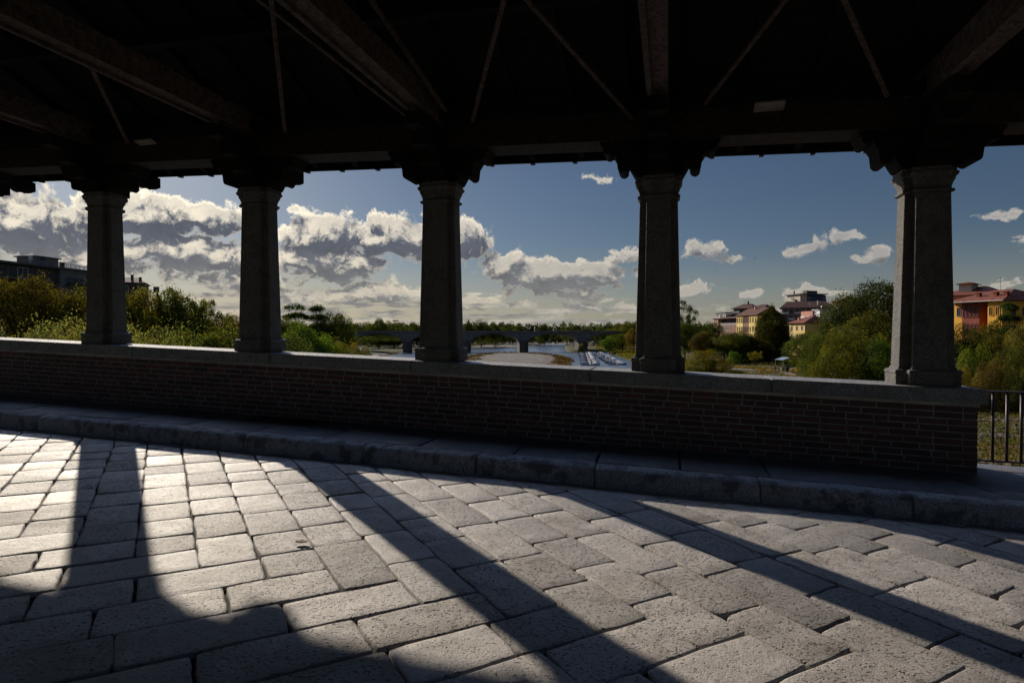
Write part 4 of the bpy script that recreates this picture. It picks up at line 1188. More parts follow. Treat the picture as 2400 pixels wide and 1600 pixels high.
# ================================================================== ROAD BRIDGE
def road_bridge():
    A = Vector((at(830, 778, 372).x, 372, 0)); B = Vector((at(1367, 778, 396).x, 396, 0))
    d = (B-A); 
    # pier positions measured along the line
    def s_of(x):
        h = (x-1200)/FPX; # (A.x+s dx)/(A.y+s dy) = h
        return (h*A.y-A.x)/(d.normalized().x-h*d.normalized().y)
    L0 = s_of(790); piers = [s_of(x) for x in (817, 955, 1093, 1228, 1367)]; sp = piers[-1]-piers[-2]; piers.append(piers[-1]+sp); L1 = piers[-1]+3
    root = empty('road_bridge', (A.x, A.y, ZW), math.atan2(d.y, d.x), 'long grey road bridge of shallow arches crossing the river', 'bridge')
    zt = .35-ZW; zs = 7.0; zc = 11.6; wd = 10.
    M_conc = plain('bridge_masonry', (.165, .162, .17), .85, var=.3, scale=.5, bump=.05, bscale=2)
    M_cut = plain('pier_stone', (.085, .08, .078), .9, var=.35, scale=1, bump=.08, bscale=3)
    hw = 2.6
    for i in range(len(piers)-1):
        a, b = piers[i]+hw, piers[i+1]-hw; n = 18
        arc = [(a+(b-a)*j/n, zs+(zc-zs)*(1-(2*j/n-1)**2)**.62) for j in range(n+1)]
        poly = [(piers[i], zt-.9), (piers[i], zs)]+arc+[(piers[i+1], zs), (piers[i+1], zt-.9)]
        mb = MB(); V, F = [], []
        # face strips (robust, no concave ngon)
        xs = [piers[i]]+[p[0] for p in arc]+[piers[i+1]]; zb = [zs]+[p[1] for p in arc]+[zs]
        m_ = len(xs)
        for y in (0, wd):
            for x, z in zip(xs, zb): V.append((x, y, z))
            for x in xs: V.append((x, y, zt-.9))
        for j in range(m_-1):
            F.append((j, j+1, m_+j+1, m_+j)); o2 = 2*m_; F.append((o2+j, o2+m_+j, o2+m_+j+1, o2+j+1)); F.append((j, o2+j, o2+j+1, j+1))
        mb.add(V, F); mb.build('arch_span', M_conc, root, fixn=False)
        rb = MB(); # archivolt ring
        Vr, Fr = [], []
        for j, (x, z) in enumerate(arc):
            Vr += [(x, -.12, z-.02), (x, -.12, z+.55), (x, .0, z-.02)]
        for j in range(n): Fr += [(j*3, j*3+3, j*3+4, j*3+1), (j*3, j*3+2, j*3+5, j*3+3)]
        rb.add(Vr, Fr); rb.build('arch_ring', M_cut, root, fixn=False)
    for p in piers:
        mb = MB(); mb.prism([(p-hw-.3, .4), (p+hw+.3, .4), (p+hw+.3, wd-.4), (p, wd+2), (p-hw-.3, wd-.4)] if False else [(p-hw-.3, -.2), (p, -2.2), (p+hw+.3, -.2), (p+hw+.3, wd+.2), (p, wd+2.2), (p-hw-.3, wd+.2)], -3, zs-.3, 'z')
        mb.box((p-hw-.6, -.5, zs-.3), (p+hw+.6, wd+.5, zs+.05)); mb.build('pier', M_cut, root)
        mb = MB(); mb.box((p-hw*.8, -.35, zs+.06), (p-hw*.8+.5, -.005, zt-1.1)); mb.build('pilaster', M_conc, root); mb = MB(); mb.box((p+hw*.8-.5, -.35, zs+.06), (p+hw*.8, -.005, zt-1.1)); mb.build('pilaster', M_conc, root)
    mb = MB(); mb.box((L0-30, -.4, zt-.895), (L1+30, wd+.4, zt-.45)); mb.build('cornice', M_cut, root)
    mb = MB(); mb.box((L0-30, -.25, zt-.445), (L1+30, .05, zt+.45)); mb.box((L0-30, wd-.05, zt-.445), (L1+30, wd+.25, zt+.45)); mb.build('bridge_parapet', M_conc, root)
    mb = MB(); mb.box((L0-30, 0, zt-4), (piers[0], wd, zt-.9)); mb.build('abutment', M_conc, root); mb = MB(); mb.box((L1-3, 0, zt-4), (L1+30, wd, zt-.9)); mb.build('abutment', M_conc, root)
road_bridge()

# ================================================================== MARINA
M_hull = [plain('hull_white', (.62, .62, .60), .35, var=.1), plain('hull_cream', (.50, .46, .38), .4, var=.1), plain('hull_grey', (.12, .13, .15), .4, var=.1)]
M_cov = {'white': plain('cover_white', (.40, .40, .38), .7), 'blue': plain('cover_blue', (.10, .17, .28), .7), 'grey': plain('cover_grey', (.20, .21, .22), .7), 'cream': plain('cover_cream', (.34, .31, .25), .7)}
M_mot = plain('outboard_black', (.03, .03, .035), .4)
def make_boat(cov, hull):
    root = empty('motorboat')
    Lb, Bm = 3.7, 1.6
    V, F = [], []; n = 10; pr = 6
    for i in range(n):
        t = i/(n-1); x = -Lb/2+Lb*t; w_ = Bm/2*(1-max(0, (t-.45)/.55)**2.2*.97); sh = .45+.22*t**2; kz = -.15+.28*max(0, (t-.6)/.4)**2
        for s, zz in ((-1, sh), (-.96, .2), (-.6, kz), (.6, kz), (.96, .2), (1, sh)): V.append((x, s*w_, zz))
    for i in range(n-1):
        for j in range(pr-1): F.append((i*pr+j, (i+1)*pr+j, (i+1)*pr+j+1, i*pr+j+1))
    F.append(tuple(range(pr))); 
    mb = MB(); mb.add(V, F); h = mb.build('hull', M_hull[hull], root, smooth=False)
    V, F = [], []
    for i in range(n):
        t = i/(n-1); x = -Lb/2+.1+(Lb-.2)*t; w_ = (Bm/2-.02)*(1-max(0, (t-.45)/.55)**2.2*.95); sh = .46+.22*t**2; up = .50*math.sin(math.pi*min(1, t*1.05+.02))**.6
        for s in (-1, -.5, 0, .5, 1): V.append((x, s*w_, sh+up*(1-s*s)))
    for i in range(n-1):
        for j in range(4): F.append((i*5+j, (i+1)*5+j, (i+1)*5+j+1, i*5+j+1))
    mb = MB(); mb.add(V, F); mb.build('cover', M_cov[cov], root, smooth=True, fixn=False)
    mb = MB(); mb.box((-Lb/2-.32, -.14, -.1), (-Lb/2-.02, .14, .55), bev=.05); mb.box((-Lb/2-.36, -.19, .55), (-Lb/2+.05, .19, .92), bev=.08); mb.build('outboard_motor', M_mot, root)
    return root
BP = {}
def boat(X, Y, rz, cov, hull, label):
    if (cov, hull) not in BP: o = BP[(cov, hull)] = make_boat(cov, hull)
    else: o = copy_tree(BP[(cov, hull)])
    o.location = (X, Y, ZW+.05); o.rotation_euler = (0, 0, rz); tag(o, label, 'boat', 'boats moored at the pontoons')
M_plank = plain('pontoon_planks', (.22, .19, .16), .9, var=.3, scale=2)
def pontoon(p0, p1, lab, side_names, seed, skipL=0):
    a = hitz(*p0, ZW); b = hitz(*p1, ZW); d = (b-a); Ln = d.length; d.normalize(); nrm = Vector((-d.y, d.x, 0))
    root = empty('pontoon', (a.x, a.y, ZW), math.atan2(d.y, d.x), lab, 'pontoon')
    mb = MB(); mb.box((0, -.6, .15), (Ln, .6, .42)); mb.build('deck', M_plank, root)
    x = 1
    while x < Ln:
        mb = MB(); mb.box((x, -.7, -.3), (x+1.6, .7, .148)); mb.build('float', M_cov['grey'], root); x += 12
    x = 3
    while x < Ln:
        mb = MB(); mb.tube([(x, .95, -1), (x, .95, 2.2)], .12, 8); mb.build('mooring_post', M_mot, root); x += 18
    r = random.Random(seed)
    s = 1.5
    while s < Ln-1:
        for sg, nm in ((1, side_names[0]), (-1, side_names[1])):
            if r.random() < .10: continue
            cov = r.choice(['white', 'white', 'cream', 'cream', 'grey', 'grey', 'blue']); hull = r.choice([0, 1, 2, 2, 2])
            third = 'near' if s < Ln/3 else 'middle' if s < 2*Ln/3 else 'far'
            p = a+d*(s+r.uniform(-.2, .2))+nrm*sg*(2.3+r.uniform(-.2, .3))
            boat(p.x, p.y, math.atan2(nrm.y*sg, nrm.x*sg)+sg*.65+r.uniform(-.2, .2), cov, hull,
                 '%s hulled boat with %s cover, %s end of %s' % (('white', 'cream', 'dark')[hull], cov, third, nm))
        s += 8.2+r.uniform(-1.6, 1.6)
pontoon((1384, 856), (1372, 828), 'left floating pontoon of the marina lined with boats', ('the left side of the left pontoon', 'the right side of the left pontoon'), 1)
pontoon((1448, 855), (1398, 828), 'right floating pontoon running diagonally below the river bank', ('the left side of the right pontoon', 'the right side of the right pontoon'), 2)

# ================================================================== BUILDINGS
def pm(n_, c, **k_): return plain(n_, c, k_.pop('rough', .85), var=k_.pop('var', .12), scale=k_.pop('scale', .6), **k_)
M_glass = plain('window_dark', (.03, .035, .045), .15)
M_white = pm('white_render', (.62, .60, .56)); M_yel = pm('yellow_render', (.66, .48, .17)); M_och = pm('ochre_render', (.68, .34, .045)); M_brn = pm('brown_render', (.22, .12, .085))
M_pink = pm('pink_render', (.45, .22, .15)); M_redb = pm('red_render', (.22, .060, .040)); M_crm = pm('cream_render', (.42, .36, .29)); M_blue = pm('blue_panel', (.018, .045, .12)); M_gry = pm('grey_render', (.17, .165, .17)); M_dkw = pm('dark_render', (.07, .065, .065))
M_troof = plain('terracotta_roof', (.15, .042, .022), .9, var=.35, scale=1.2, bump=.05, bscale=6); M_broof = plain('brown_roof', (.085, .034, .020), .9, var=.3, scale=1.2); M_fl = plain('flat_roof', (.12, .11, .11), .9)
TL = Vector((.14, -.99, 0))       # direction of the sunlit fronts (left end farther)
class Bld:
    def __init__(s, name, xl, Zl, t, D, zb, label, cat='building'):
        s.p = Vector(((xl-1200)/FPX*Zl, Zl, 0)); s.t = t.normalized(); s.n = Vector((-s.t.y, s.t.x, 0)); s.D = D; s.zb = zb
        s.root = empty(name, (s.p.x, s.p.y, zb), math.atan2(s.t.y, s.t.x), label, cat)
    def s_at(s, x):
        h = (x-1200)/FPX; return (h*s.p.y-s.p.x)/(s.t.x-h*s.t.y)
    def z_at(s, x, y):
        q = s.p+s.t*s.s_at(x); return at(x, y, q.y).z-s.zb
    def wall(s, s0, s1, z0, z1, mat, y0=0., y1=None, name='wall'):
        mb = MB(); mb.box((s0, y0, z0), (s1, s.D if y1 is None else y1, z1)); return mb.build(name, mat, s.root)
    def win(s, s0, z0, w_, h_, y=0., frame=M_white, arch=False, glass=None, side=False, shut=None):
        fr = MB(); gl = MB()
        def bx(m_, a0, a1, c0, c1, d0, d1):
            if side: m_.box((y-d1, a0, c0), (y-d0, a1, c1)) if False else m_.box((y+d0, a0, c0), (y+d1, a1, c1))
            else: m_.box((a0, y-d1, c0), (a1, y-d0, c1))
        e = .10
        bx(fr, s0-e, s0, z0-e, z0+h_+e, .0, .09); bx(fr, s0+w_, s0+w_+e, z0-e, z0+h_+e, .0, .09); bx(fr, s0, s0+w_, z0-e, z0, .0, .12); bx(fr, s0, s0+w_, z0+h_, z0+h_+e, .0, .09)
        bx(fr, s0+w_/2-.03, s0+w_/2+.03, z0, z0+h_, .03, .06)
        o = fr.build('window', frame, s.root)
        bx(gl, s0, s0+w_, z0, z0+h_, .002, .03)
        if arch:
            c = s0+w_/2; poly = [(c+w_/2*math.cos(math.pi*j/8), z0+h_+e+w_/2*math.sin(math.pi*j/8)) for j in range(9)]
            gl.prism(poly, y-.03, y-.002, 'y')
        gl.build('pane', glass or M_glass, o)
    def roof(s, s0, s1, zt, hgt, mat, hip=3., ov=.6, y0=0., y1=None, ridge=.5):
        y1 = s.D if y1 is None else y1
        a, b, c, d = s0-ov, s1+ov, y0-ov, y1+ov; ym = c+(d-c)*ridge
        V = [(a, c, zt), (b, c, zt), (b, d, zt), (a, d, zt), (a, c, zt+.18), (b, c, zt+.18), (b, d, zt+.18), (a, d, zt+.18), (a+hip, ym, zt+hgt), (b-hip, ym, zt+hgt)]
        F = [(3,2,1,0), (0,1,5,4), (1,2,6,5), (2,3,7,6), (3,0,4,7), (4,5,9,8), (5,6,9), (6,7,8,9), (7,4,8)]
        mb = MB(); mb.add(V, F); return mb.build('roof', mat, s.root)
    def part(s, name, mat, *boxes):
        mb = MB()
        for bx in boxes: mb.box(bx[0], bx[1])
        return mb.build(name, mat, s.root)
    def dish(s, x, y, z, r=.5):
        mb = MB(); mb.tube([(x, y, z), (x, y, z+1.2)], .05, 6); mb.tube([(x, y-.1, z+1.3), (x, y-.25, z+1.3)], [r, r*.3], 12); mb.build('satellite_dish', M_white, s.root)
    def antenna(s, x, y, z, h=2.4):
        mb = MB(); mb.tube([(x, y, z), (x, y, z+h)], .035, 5)
        for k_ in range(3): mb.tube([(x-.5, y, z+h-.15-k_*.3), (x+.5, y, z+h-.15-k_*.3)], .02, 4)
        mb.build('antenna', M_iron, s.root)
    def chimney(s, x, y, z, h=1.2, mat=None):
        s.part('chimney', mat or M_pink, ((x-.35, y-.35, z-.8), (x+.35, y+.35, z+h)), ((x-.45, y-.45, z+h+.003), (x+.45, y+.45, z+h+.15)))

# yellow house with brown middle
b = Bld('yellow_house', 1726, 286, TL, 12, -6, 'yellow house with a brown middle section and dark windows under a brown roof', 'house')
sA, sB, sC = b.s_at(1741), b.s_at(1755), b.s_at(1774); zt = b.z_at(1726, 741)
b.wall(0, sA, 0, zt, M_yel); b.wall(sA, sB, 0, zt, M_brn, .1, 12); b.wall(sB, sC, 0, zt, M_yel)
for (a0, a1) in ((0, sA), (sA, sB), (sB, sC)):
    w3 = (a1-a0)/3
    for i in range(3):
        for r_ in range(3): b.win(a0+w3*(i+.5)-.45, zt-3.2-4.2*r_, .9, 2.3, y=.1 if a0 == sA else 0., frame=M_yel if a0 != sA else M_brn)
b.roof(0, sC, zt, 3.6, M_broof, hip=.5); b.chimney(8, 5, zt+3.2, 1.3)
# low pink house
b = Bld('pink_house', 1672, 312, TL, 12, -6, 'low pinkish house with a long dark balcony, left of the yellow house', 'house')
sA, sC = b.s_at(1683), b.s_at(1726); zt = b.z_at(1672, 748)
b.wall(0, sA, 0, zt, M_pink); b.wall(sA, sC, 0, zt-3.0, M_brn, .5, 12); b.wall(sA, sC, zt-3.0, zt-.2, M_dkw, 2.2, 12)
b.part('balcony_rail', M_white, *[((sA+.4*i, .5, zt-3.0), (sA+.4*i+.14, .6, zt-2.2)) for i in range(int((sC-sA)/.4))])
b.roof(0, sC, zt, 1.2, M_broof, hip=1)
for i in range(2): b.win(.8+i*2.2, zt-2.6, 1, 1.6)
for i in range(5): b.win(sA+1+i*2.6, zt-5.6, 1., 1.7, y=.5)
# white terraces behind
b = Bld('terrace_block', 1676, 340, TL, 14, -4, 'stepped white terrace block with an awning behind the pink house', 'apartment block')
sC = b.s_at(1722); zt = b.z_at(1676, 745)
b.wall(0, sC, 0, zt, M_gry)
for (xa, xb, yt) in ((1676, 1686, 735), (1693, 1699, 733)):
    a0, a1 = b.s_at(xa), b.s_at(xb); z1 = b.z_at(xa, yt); b.wall(a0, a1, zt, z1, M_white, .3, 10, 'penthouse'); b.part('penthouse_roof', M_fl, ((a0-.5, -.2, z1+.003), (a1+.5, 11, z1+.3)))
    for i in range(3): b.win(a0+.5+i*(a1-a0-1)/3, zt+.5, (a1-a0)/6, z1-zt-1.1, y=.3)
a0, a1 = b.s_at(1701), b.s_at(1720); b.part('awning', M_gry, ((a0, -1.2, zt+1.6), (a1, 3, zt+1.9))); b.wall(a0, a1, zt, zt+3.4, M_dkw, 3.1, 12, 'upper_floor'); b.antenna(a0, 6, zt+3.4)
# dark block with low hips
b = Bld('hipped_block', 1719, 360, Vector((.75, -.66, 0)), 16, -2, 'dark apartment block with two low hipped roofs on the skyline behind the yellow house', 'apartment block')
sC = b.s_at(1790); zt = b.z_at(1719, 724)
b.wall(0, sC, 0, zt, M_dkw); b.roof(0, sC*.62, zt, 3.2, M_broof, hip=sC*.25, ov=1.2); b.roof(sC*.62+1.3, sC, zt, 2.6, M_broof, hip=sC*.12, ov=1.1)
for i in range(9):
    for r_ in range(3): b.win(1+i*(sC-2)/9, zt-2.6-3.2*r_, 1.3, 1.5, frame=M_gry)
b.chimney(sC*.35, 7, zt+3, 1.6, M_dkw); b.antenna(sC*.25, 6, zt+2.6)
# blue and cream tower
b = Bld('blue_block', 1844, 430, TL, 34, -2, 'flat roofed tall block with a cream side and a dark blue front', 'apartment block')
sC = b.s_at(1875); zt = b.z_at(1844, 693)
b.wall(0, sC, 0, zt, M_crm, 0, 5.0, 'cream_wall'); 
hB = Vector((-b.t.y, b.t.x, 0))
b.wall(.3, sC-.05, 0, zt-.3, M_blue, 5.0, 19.5, 'blue_wall'); b.part('flat_roof', M_fl, ((-1.2, -1.2, zt+.003), (sC+1.2, 20.5, zt+.6)))
for r_ in range(8):
    z0 = zt-3.1-3.15*r_
    for i in range(2): b.win(sC*.34+i*2.0, z0, .9, 1.6)
    b.part('balcony', M_dkw, ((sC*.55, -1.3, z0-.9), (sC*.72, -.003, z0-.1)))
    for i in range(5):
        mbq = MB(); y_ = 5.6+i*2.8; mbq.box((sC-.045, y_, z0), (sC+.03, y_+2.1, z0+1.3)); mbq.build('window', M_glass if (i*7+r_*3) % 4 else M_gry, b.root)
b.part('lift_house', M_dkw, ((sC*.4, 8, zt+.61), (sC*.7, 16, zt+3.0))); b.chimney(sC*.25, 3, zt+1.2, 1.8, M_dkw)
# long brown roofed block with balconies
b = Bld('balcony_block', 1832, 330, Vector((.93, -.36, 0)), 14, -5, 'long grey block with white balconies under a long brown tiled roof', 'apartment block')
sC = b.s_at(1952); zt = b.z_at(1836, 722)
b.wall(0, sC, 0, zt, M_gry); b.roof(0, sC, zt, 3.9, M_broof, hip=4, ov=1.)
for r_ in range(4):
    z0 = zt-2.7-3.3*r_
    for i in range(8):
        x0 = 1+i*(sC-2)/8
        b.win(x0, z0, 1.6, 1.9, frame=M_gry)
        if (i+r_) % 2 == 0: b.part('balcony', M_white, ((x0-.4, -1.3, z0-.5), (x0+2.4, -.01, z0+.5)))
b.chimney(sC*.72, 2, zt+1.5, 2.2, M_white); b.dish(sC*.55, .5, zt+1.2)
# white house and pink house with awnings
b = Bld('white_house', 1905, 288, TL, 8, -5, 'narrow white house with two tall windows left of the huge dark tree', 'house')
sC = b.s_at(1921); zt = b.z_at(1905, 727)
b.wall(0, sC, 0, zt, M_white); b.part('cornice', M_white, ((-.3, -.35, zt-2.0), (sC+.3, -.003, zt-1.7)), ((-.4, -.4, zt+.003), (sC+.4, 8.3, zt+.3)))
for i in range(2):
    for r_ in range(2): b.win(sC*(.22+.42*i), zt-5.2-4.2*r_, sC*.18, 2.4)
b.dish(sC*.7, 2, zt+.3)
b = Bld('awning_house', 1877, 296, TL, 9, -5, 'low pink house with cream sun awnings below the brown roofed block', 'house')
sC = b.s_at(1904); zt = b.z_at(1877, 730)
b.wall(0, sC, 0, zt, M_pink)
for i in range(2):
    a0 = .3+i*sC/2; mb = MB(); mb.add([(a0, -.02, zt-2.2), (a0+sC*.42, -.02, zt-2.2), (a0+sC*.42, -2.0, zt-3.9), (a0, -2.0, zt-3.9), (a0, -.02, zt-2.26), (a0+sC*.42, -.02, zt-2.26), (a0+sC*.42, -2.0, zt-3.96), (a0, -2.0, zt-3.96)],
        [(0,1,2,3),(7,6,5,4),(2,3,7,6)]); mb.build('awning', M_crm, b.root, fixn=False)
    b.win(a0+.6, zt-4.2, 1.6, 1.8)
b.part('terrace_wall', M_white, ((-.5, -2.6, zt-6), (sC, -2.3, zt-5)))
# red roofed house
b = Bld('red_roofed_house', 1850, 235, TL, 13, -9, 'low house with a bright red tiled pyramid roof right of the tall dark tree', 'house')
sC = b.s_at(1886); zt = b.z_at(1850, 758)
b.wall(0, sC, 0, zt, M_yel); b.roof(0, sC, zt, 3.0, M_troof, hip=sC*.45, ov=.8)
for i in range(3):
    for r_ in range(2): b.win(1+i*sC/3, zt-2.6-3.2*r_, 1., 1.6)
b.chimney(2.5, 2.5, zt+1.4, .8)
# pink tower on the skyline
b = Bld('pink_block', 1948, 395, TL, 20, -2, 'pink apartment tower with a red roof peeping over the huge dark tree', 'apartment block')
sC = b.s_at(1966); zt = b.z_at(1948, 707)
b.wall(0, sC, 0, zt, M_pink); b.roof(0, sC, zt, 3.6, M_troof, hip=5, ov=.8)
for r_ in range(4):
    for i in range(2): b.win(1.2+i*sC*.5, zt-2.8-3.2*r_, 1.4, 1.6)
    b.part('balcony', M_white, ((-.9, .5, zt-3.6-3.2*r_), (-.003, 4, zt-2.8-3.2*r_)))
b.antenna(sC*.4, 6, zt+3)
# yellow and red corner house at the right
b = Bld('arcade_house', 2236, 128, Vector((.24, -.97, 0)), 14, -3, 'orange yellow and dark red house with arched loggias under terracotta roofs, right edge', 'house')
sA, sB, sC, sD = b.s_at(2256), b.s_at(2297), b.s_at(2325), b.s_at(2359); zt = b.z_at(2240, 712)
b.wall(0, sA, 0, zt, M_och); b.wall(sA, sB, 0, zt, M_redb, -.25, 14, 'red_wall'); b.wall(sB, sC, 0, zt, M_redb, 2.2, 14, 'recessed_wall'); b.wall(sC, sD, 0, zt+.1, M_och, -1.2, 14, 'corner_wall')
b.win(sA*.35, zt-2.6, sA*.42, 1.7, frame=M_gry); 
for i in range(4):
    a0 = sA+(sB-sA)*(.08+.235*i)
    for r_ in range(2): b.win(a0, zt-2.9-3.5*r_, (sB-sA)*.14, 1.9, y=-.25, frame=M_redb, arch=True)
b.win(sB+(sC-sB)*.25, zt-2.9, 1.0, 1.9, y=2.2, frame=M_redb)
for i in range(2):
    b.win(sC+(sD-sC)*(.12+.45*i), zt-2.7, (sD-sC)*.26, 1.7, y=-1.2, frame=M_och); b.win(sC+(sD-sC)*(.12+.45*i), zt-6.2, (sD-sC)*.26, 1.7, y=-1.2, frame=M_och)
for i in range(4):
    mb = MB(); y_ = 1.+3.*i
    for r_ in range(2): mb.box((sD+.002, y_, zt-2.8-3.5*r_), (sD+.04, y_+1.3, zt-1.1-3.5*r_))
    mb.build('shutter', M_dkw, b.root)
b.roof(0, sD, zt+.11, 2.7, M_troof, hip=4., ov=.7, y0=-1.2)
b.part('gutter', M_crm, ((-.7, -2.05, zt+.12), (sD+.7, -1.91, zt+.3)))
for x_ in (4, 7.5, 9.5): b.chimney(x_, 1.6, zt+1.6, .35, M_troof)
b.antenna(5, 6, zt+2.6, 2.8); b.antenna(11, 5, zt+2.6, 2.2)
b = Bld('turret_house', 2205, 150, Vector((.6, -.8, 0)), 16, -3, 'dark red roofed house with a small rooftop turret behind the arcade house', 'house')
sC = b.s_at(2330); zt = b.z_at(2240, 694)
b.wall(0, sC, 0, zt, M_pink); b.roof(0, sC, zt, 2.6, M_troof, hip=4)
a0, a1 = b.s_at(2236), b.s_at(2266); b.wall(a0, a1, zt, zt+3.0, M_crm, 3, 8, 'turret'); b.roof(a0, a1, zt+3.0, .7, M_troof, hip=1.5, ov=.5, y0=3, y1=8)
for i in range(5): b.win(1.5+i*2.6, zt-2.5, 1.2, 1.5)
# left apartment block
b = Bld('apartment_block', -60, 118, Vector((.16, .987, 0)), 14, -8, 'grey modernist apartment block with a rooftop box and planted balconies at the far left', 'apartment block')
b.n = -b.n
def LB(): 
    sC = b.s_at(206); zt = at(206, 634, (b.p+b.t*sC).y).z+8
    # local y positive points to the left of travel (away from the river)
    s1 = b.s_at(143)
    b.wall(0, s1, 0, zt-.4, M_dkw, .6, 14); b.wall(s1, sC, 0, zt-.4, M_gry, 0, 14, 'end_wall')
    b.part('roof_slab', M_fl, ((-1, -.9, zt-.397), (sC+1., 15, zt)))
    a0, a1 = b.s_at(96), b.s_at(146); z1 = b.z_at(120, 602)
    b.part('rooftop_box', M_gry, ((a0, .8, zt+.003), (a1, 6, z1-.25))); b.part('box_cap', M_fl, ((a0-.4, .4, z1-.247), (a1+.4, 6.4, z1)))
    b.part('box_window', M_glass, ((a0+.8, .77, zt+1.2), (a0+2., .797, zt+2.0)))
    for q in range(5):
        z0 = zt-3.4-3.3*q
        b.part('balcony', M_gry, ((2, -1.4, z0-.2), (s1-3, .597, z0)), ((s1+1, -1.4, z0-1.0), (sC-.5, -.003, z0-.8)))
        b.part('planter', plain('planter_green', DG, .9, scale=2), ((s1+1.2, -1.35, z0-.797), (sC-1, -.9, z0-.1))) if q < 2 else None
        for i in range(6): b.win(3+i*(s1-6)/6, z0+.4, 2.2, 2.0, y=.6, frame=M_white if i == 3 else M_gry)
        for i in range(3): b.win(s1+1.5+i*(sC-s1-2)/3, z0-.4, 1.2, 1.6, frame=M_gry)
    b.part('roof_railing', M_iron, *[((a1+1+i*1.2, 1, zt+.003), (a1+1.06+i*1.2, 1.06, zt+1.)) for i in range(6)], ((a1+1, 1., zt+1.003), (a1+7.1, 1.06, zt+1.06)))
    b.dish(b.s_at(82), 1, zt, .55); b.chimney(b.s_at(165), 2, zt+.8, .5, M_dkw)
LB()
b = Bld('brown_roofed_house', 270, 178, Vector((.9, .42, 0)), 12, -8, 'brown roofed house with two chimneys half hidden behind the leftmost full pillar', 'house')
sC = b.s_at(338); zt = at(300, 662, b.p.y).z+8
b.wall(0, sC, 0, zt, M_dkw); b.roof(0, sC, zt, 2.2, M_broof, hip=3); b.chimney(sC*.55, 3, zt+1.6, 1.0, M_dkw); b.chimney(sC*.85, 2, zt+.8, 1., M_dkw)
for i in range(3): b.win(2+i*4, zt-2.6, 1.4, 1.6)

# canopy of the riverside restaurant
M_tarp = plain('pale_tarp', (.15, .19, .23), .7)
def canopy():
    p = at(1846, 826, 196); gz = H(p.x, p.y)
    root = empty('garden_canopy', (p.x, p.y, gz), R(10), 'pale blue tarpaulin canopy on posts between the dark tree and the green tree', 'canopy')
    mb = MB(); mb.prism([(-3, 2.6), (0, 3.4), (3, 2.6), (3, 2.5), (0, 3.3), (-3, 2.5)], -2, 2.5, 'y') ; mb.build('tarp', M_tarp, root, fixn=False)
    for sx in (-2.8, 2.8):
        for sy in (-1.8, 2.3): m2 = MB(); m2.tube([(sx, sy, 0), (sx, sy, 2.55)], .05, 6); m2.build('post', M_white, root)
    mb = MB(); mb.box((-2.5, -1.2, .7), (-.5, -.4, .76)); mb.box((.5, -1.2, .7), (2.5, -.4, .76)); mb.box((-1.6, -.9, 0), (-1.4, -.7, .7)); mb.box((1.4, -.9, 0), (1.6, -.7, .7)); mb.build('table', M_plank, root)
canopy()
# litter bin
def bin_():
    q = hitz(1839, 871, -11.4); q = Vector((q.x, q.y, H(q.x, q.y)))
    for i, (dx, lab) in enumerate(((-.55, 'pale green litter bin beside the path, left of two'), (.55, 'dark green litter bin beside the path, right of two'))):
        root = empty('litter_bin', (q.x+dx*1.1, q.y, q.z), .2, lab, 'bin', 'litter bins by the path')
        mb = MB(); v_, f_ = loft([([(-.38,-.36),(.38,-.36),(.38,.36),(-.38,.36)], .08), ([(-.45,-.42),(.45,-.42),(.45,.42),(-.45,.42)], 1.15)]); mb.add(v_, f_)
        mb.build('body', plain('bin_green%d' % i, ((.16, .19, .12), (.03, .05, .035))[i], .5), root)
        mb = MB(); mb.box((-.48, -.46, 1.153), (.48, .46, 1.24), bev=.03); mb.build('lid', M_mot, root)
        mb = MB(); mb.tube([(-.3, .3, .08), (-.3, .46, .08)], .09, 10); mb.tube([(.3, .3, .08), (.3, .46, .08)], .09, 10); mb.build('wheel', M_mot, root)
bin_()
# wooden fence by the right-hand path
def wfence():
    z = -8
    for _ in range(6): q = hitz(2331, 942, z); z = H(q.x, q.y)
    root = empty('wooden_fence', (q.x, q.y, z), R(-15), 'short pale wooden fence beside the path behind the railing', 'fence')
    for x in (-1.6, 0, 1.0): m2 = MB(); m2.box((x-.06, -.06, 0), (x+.06, .06, 1.0)); m2.build('post', M_crm, root)
    for zz in (.3, .6, .9): m2 = MB(); m2.box((-1.8, -.1, zz-.05), (1.1, -.062, zz+.05)); m2.build('rail', M_crm, root)
wfence()

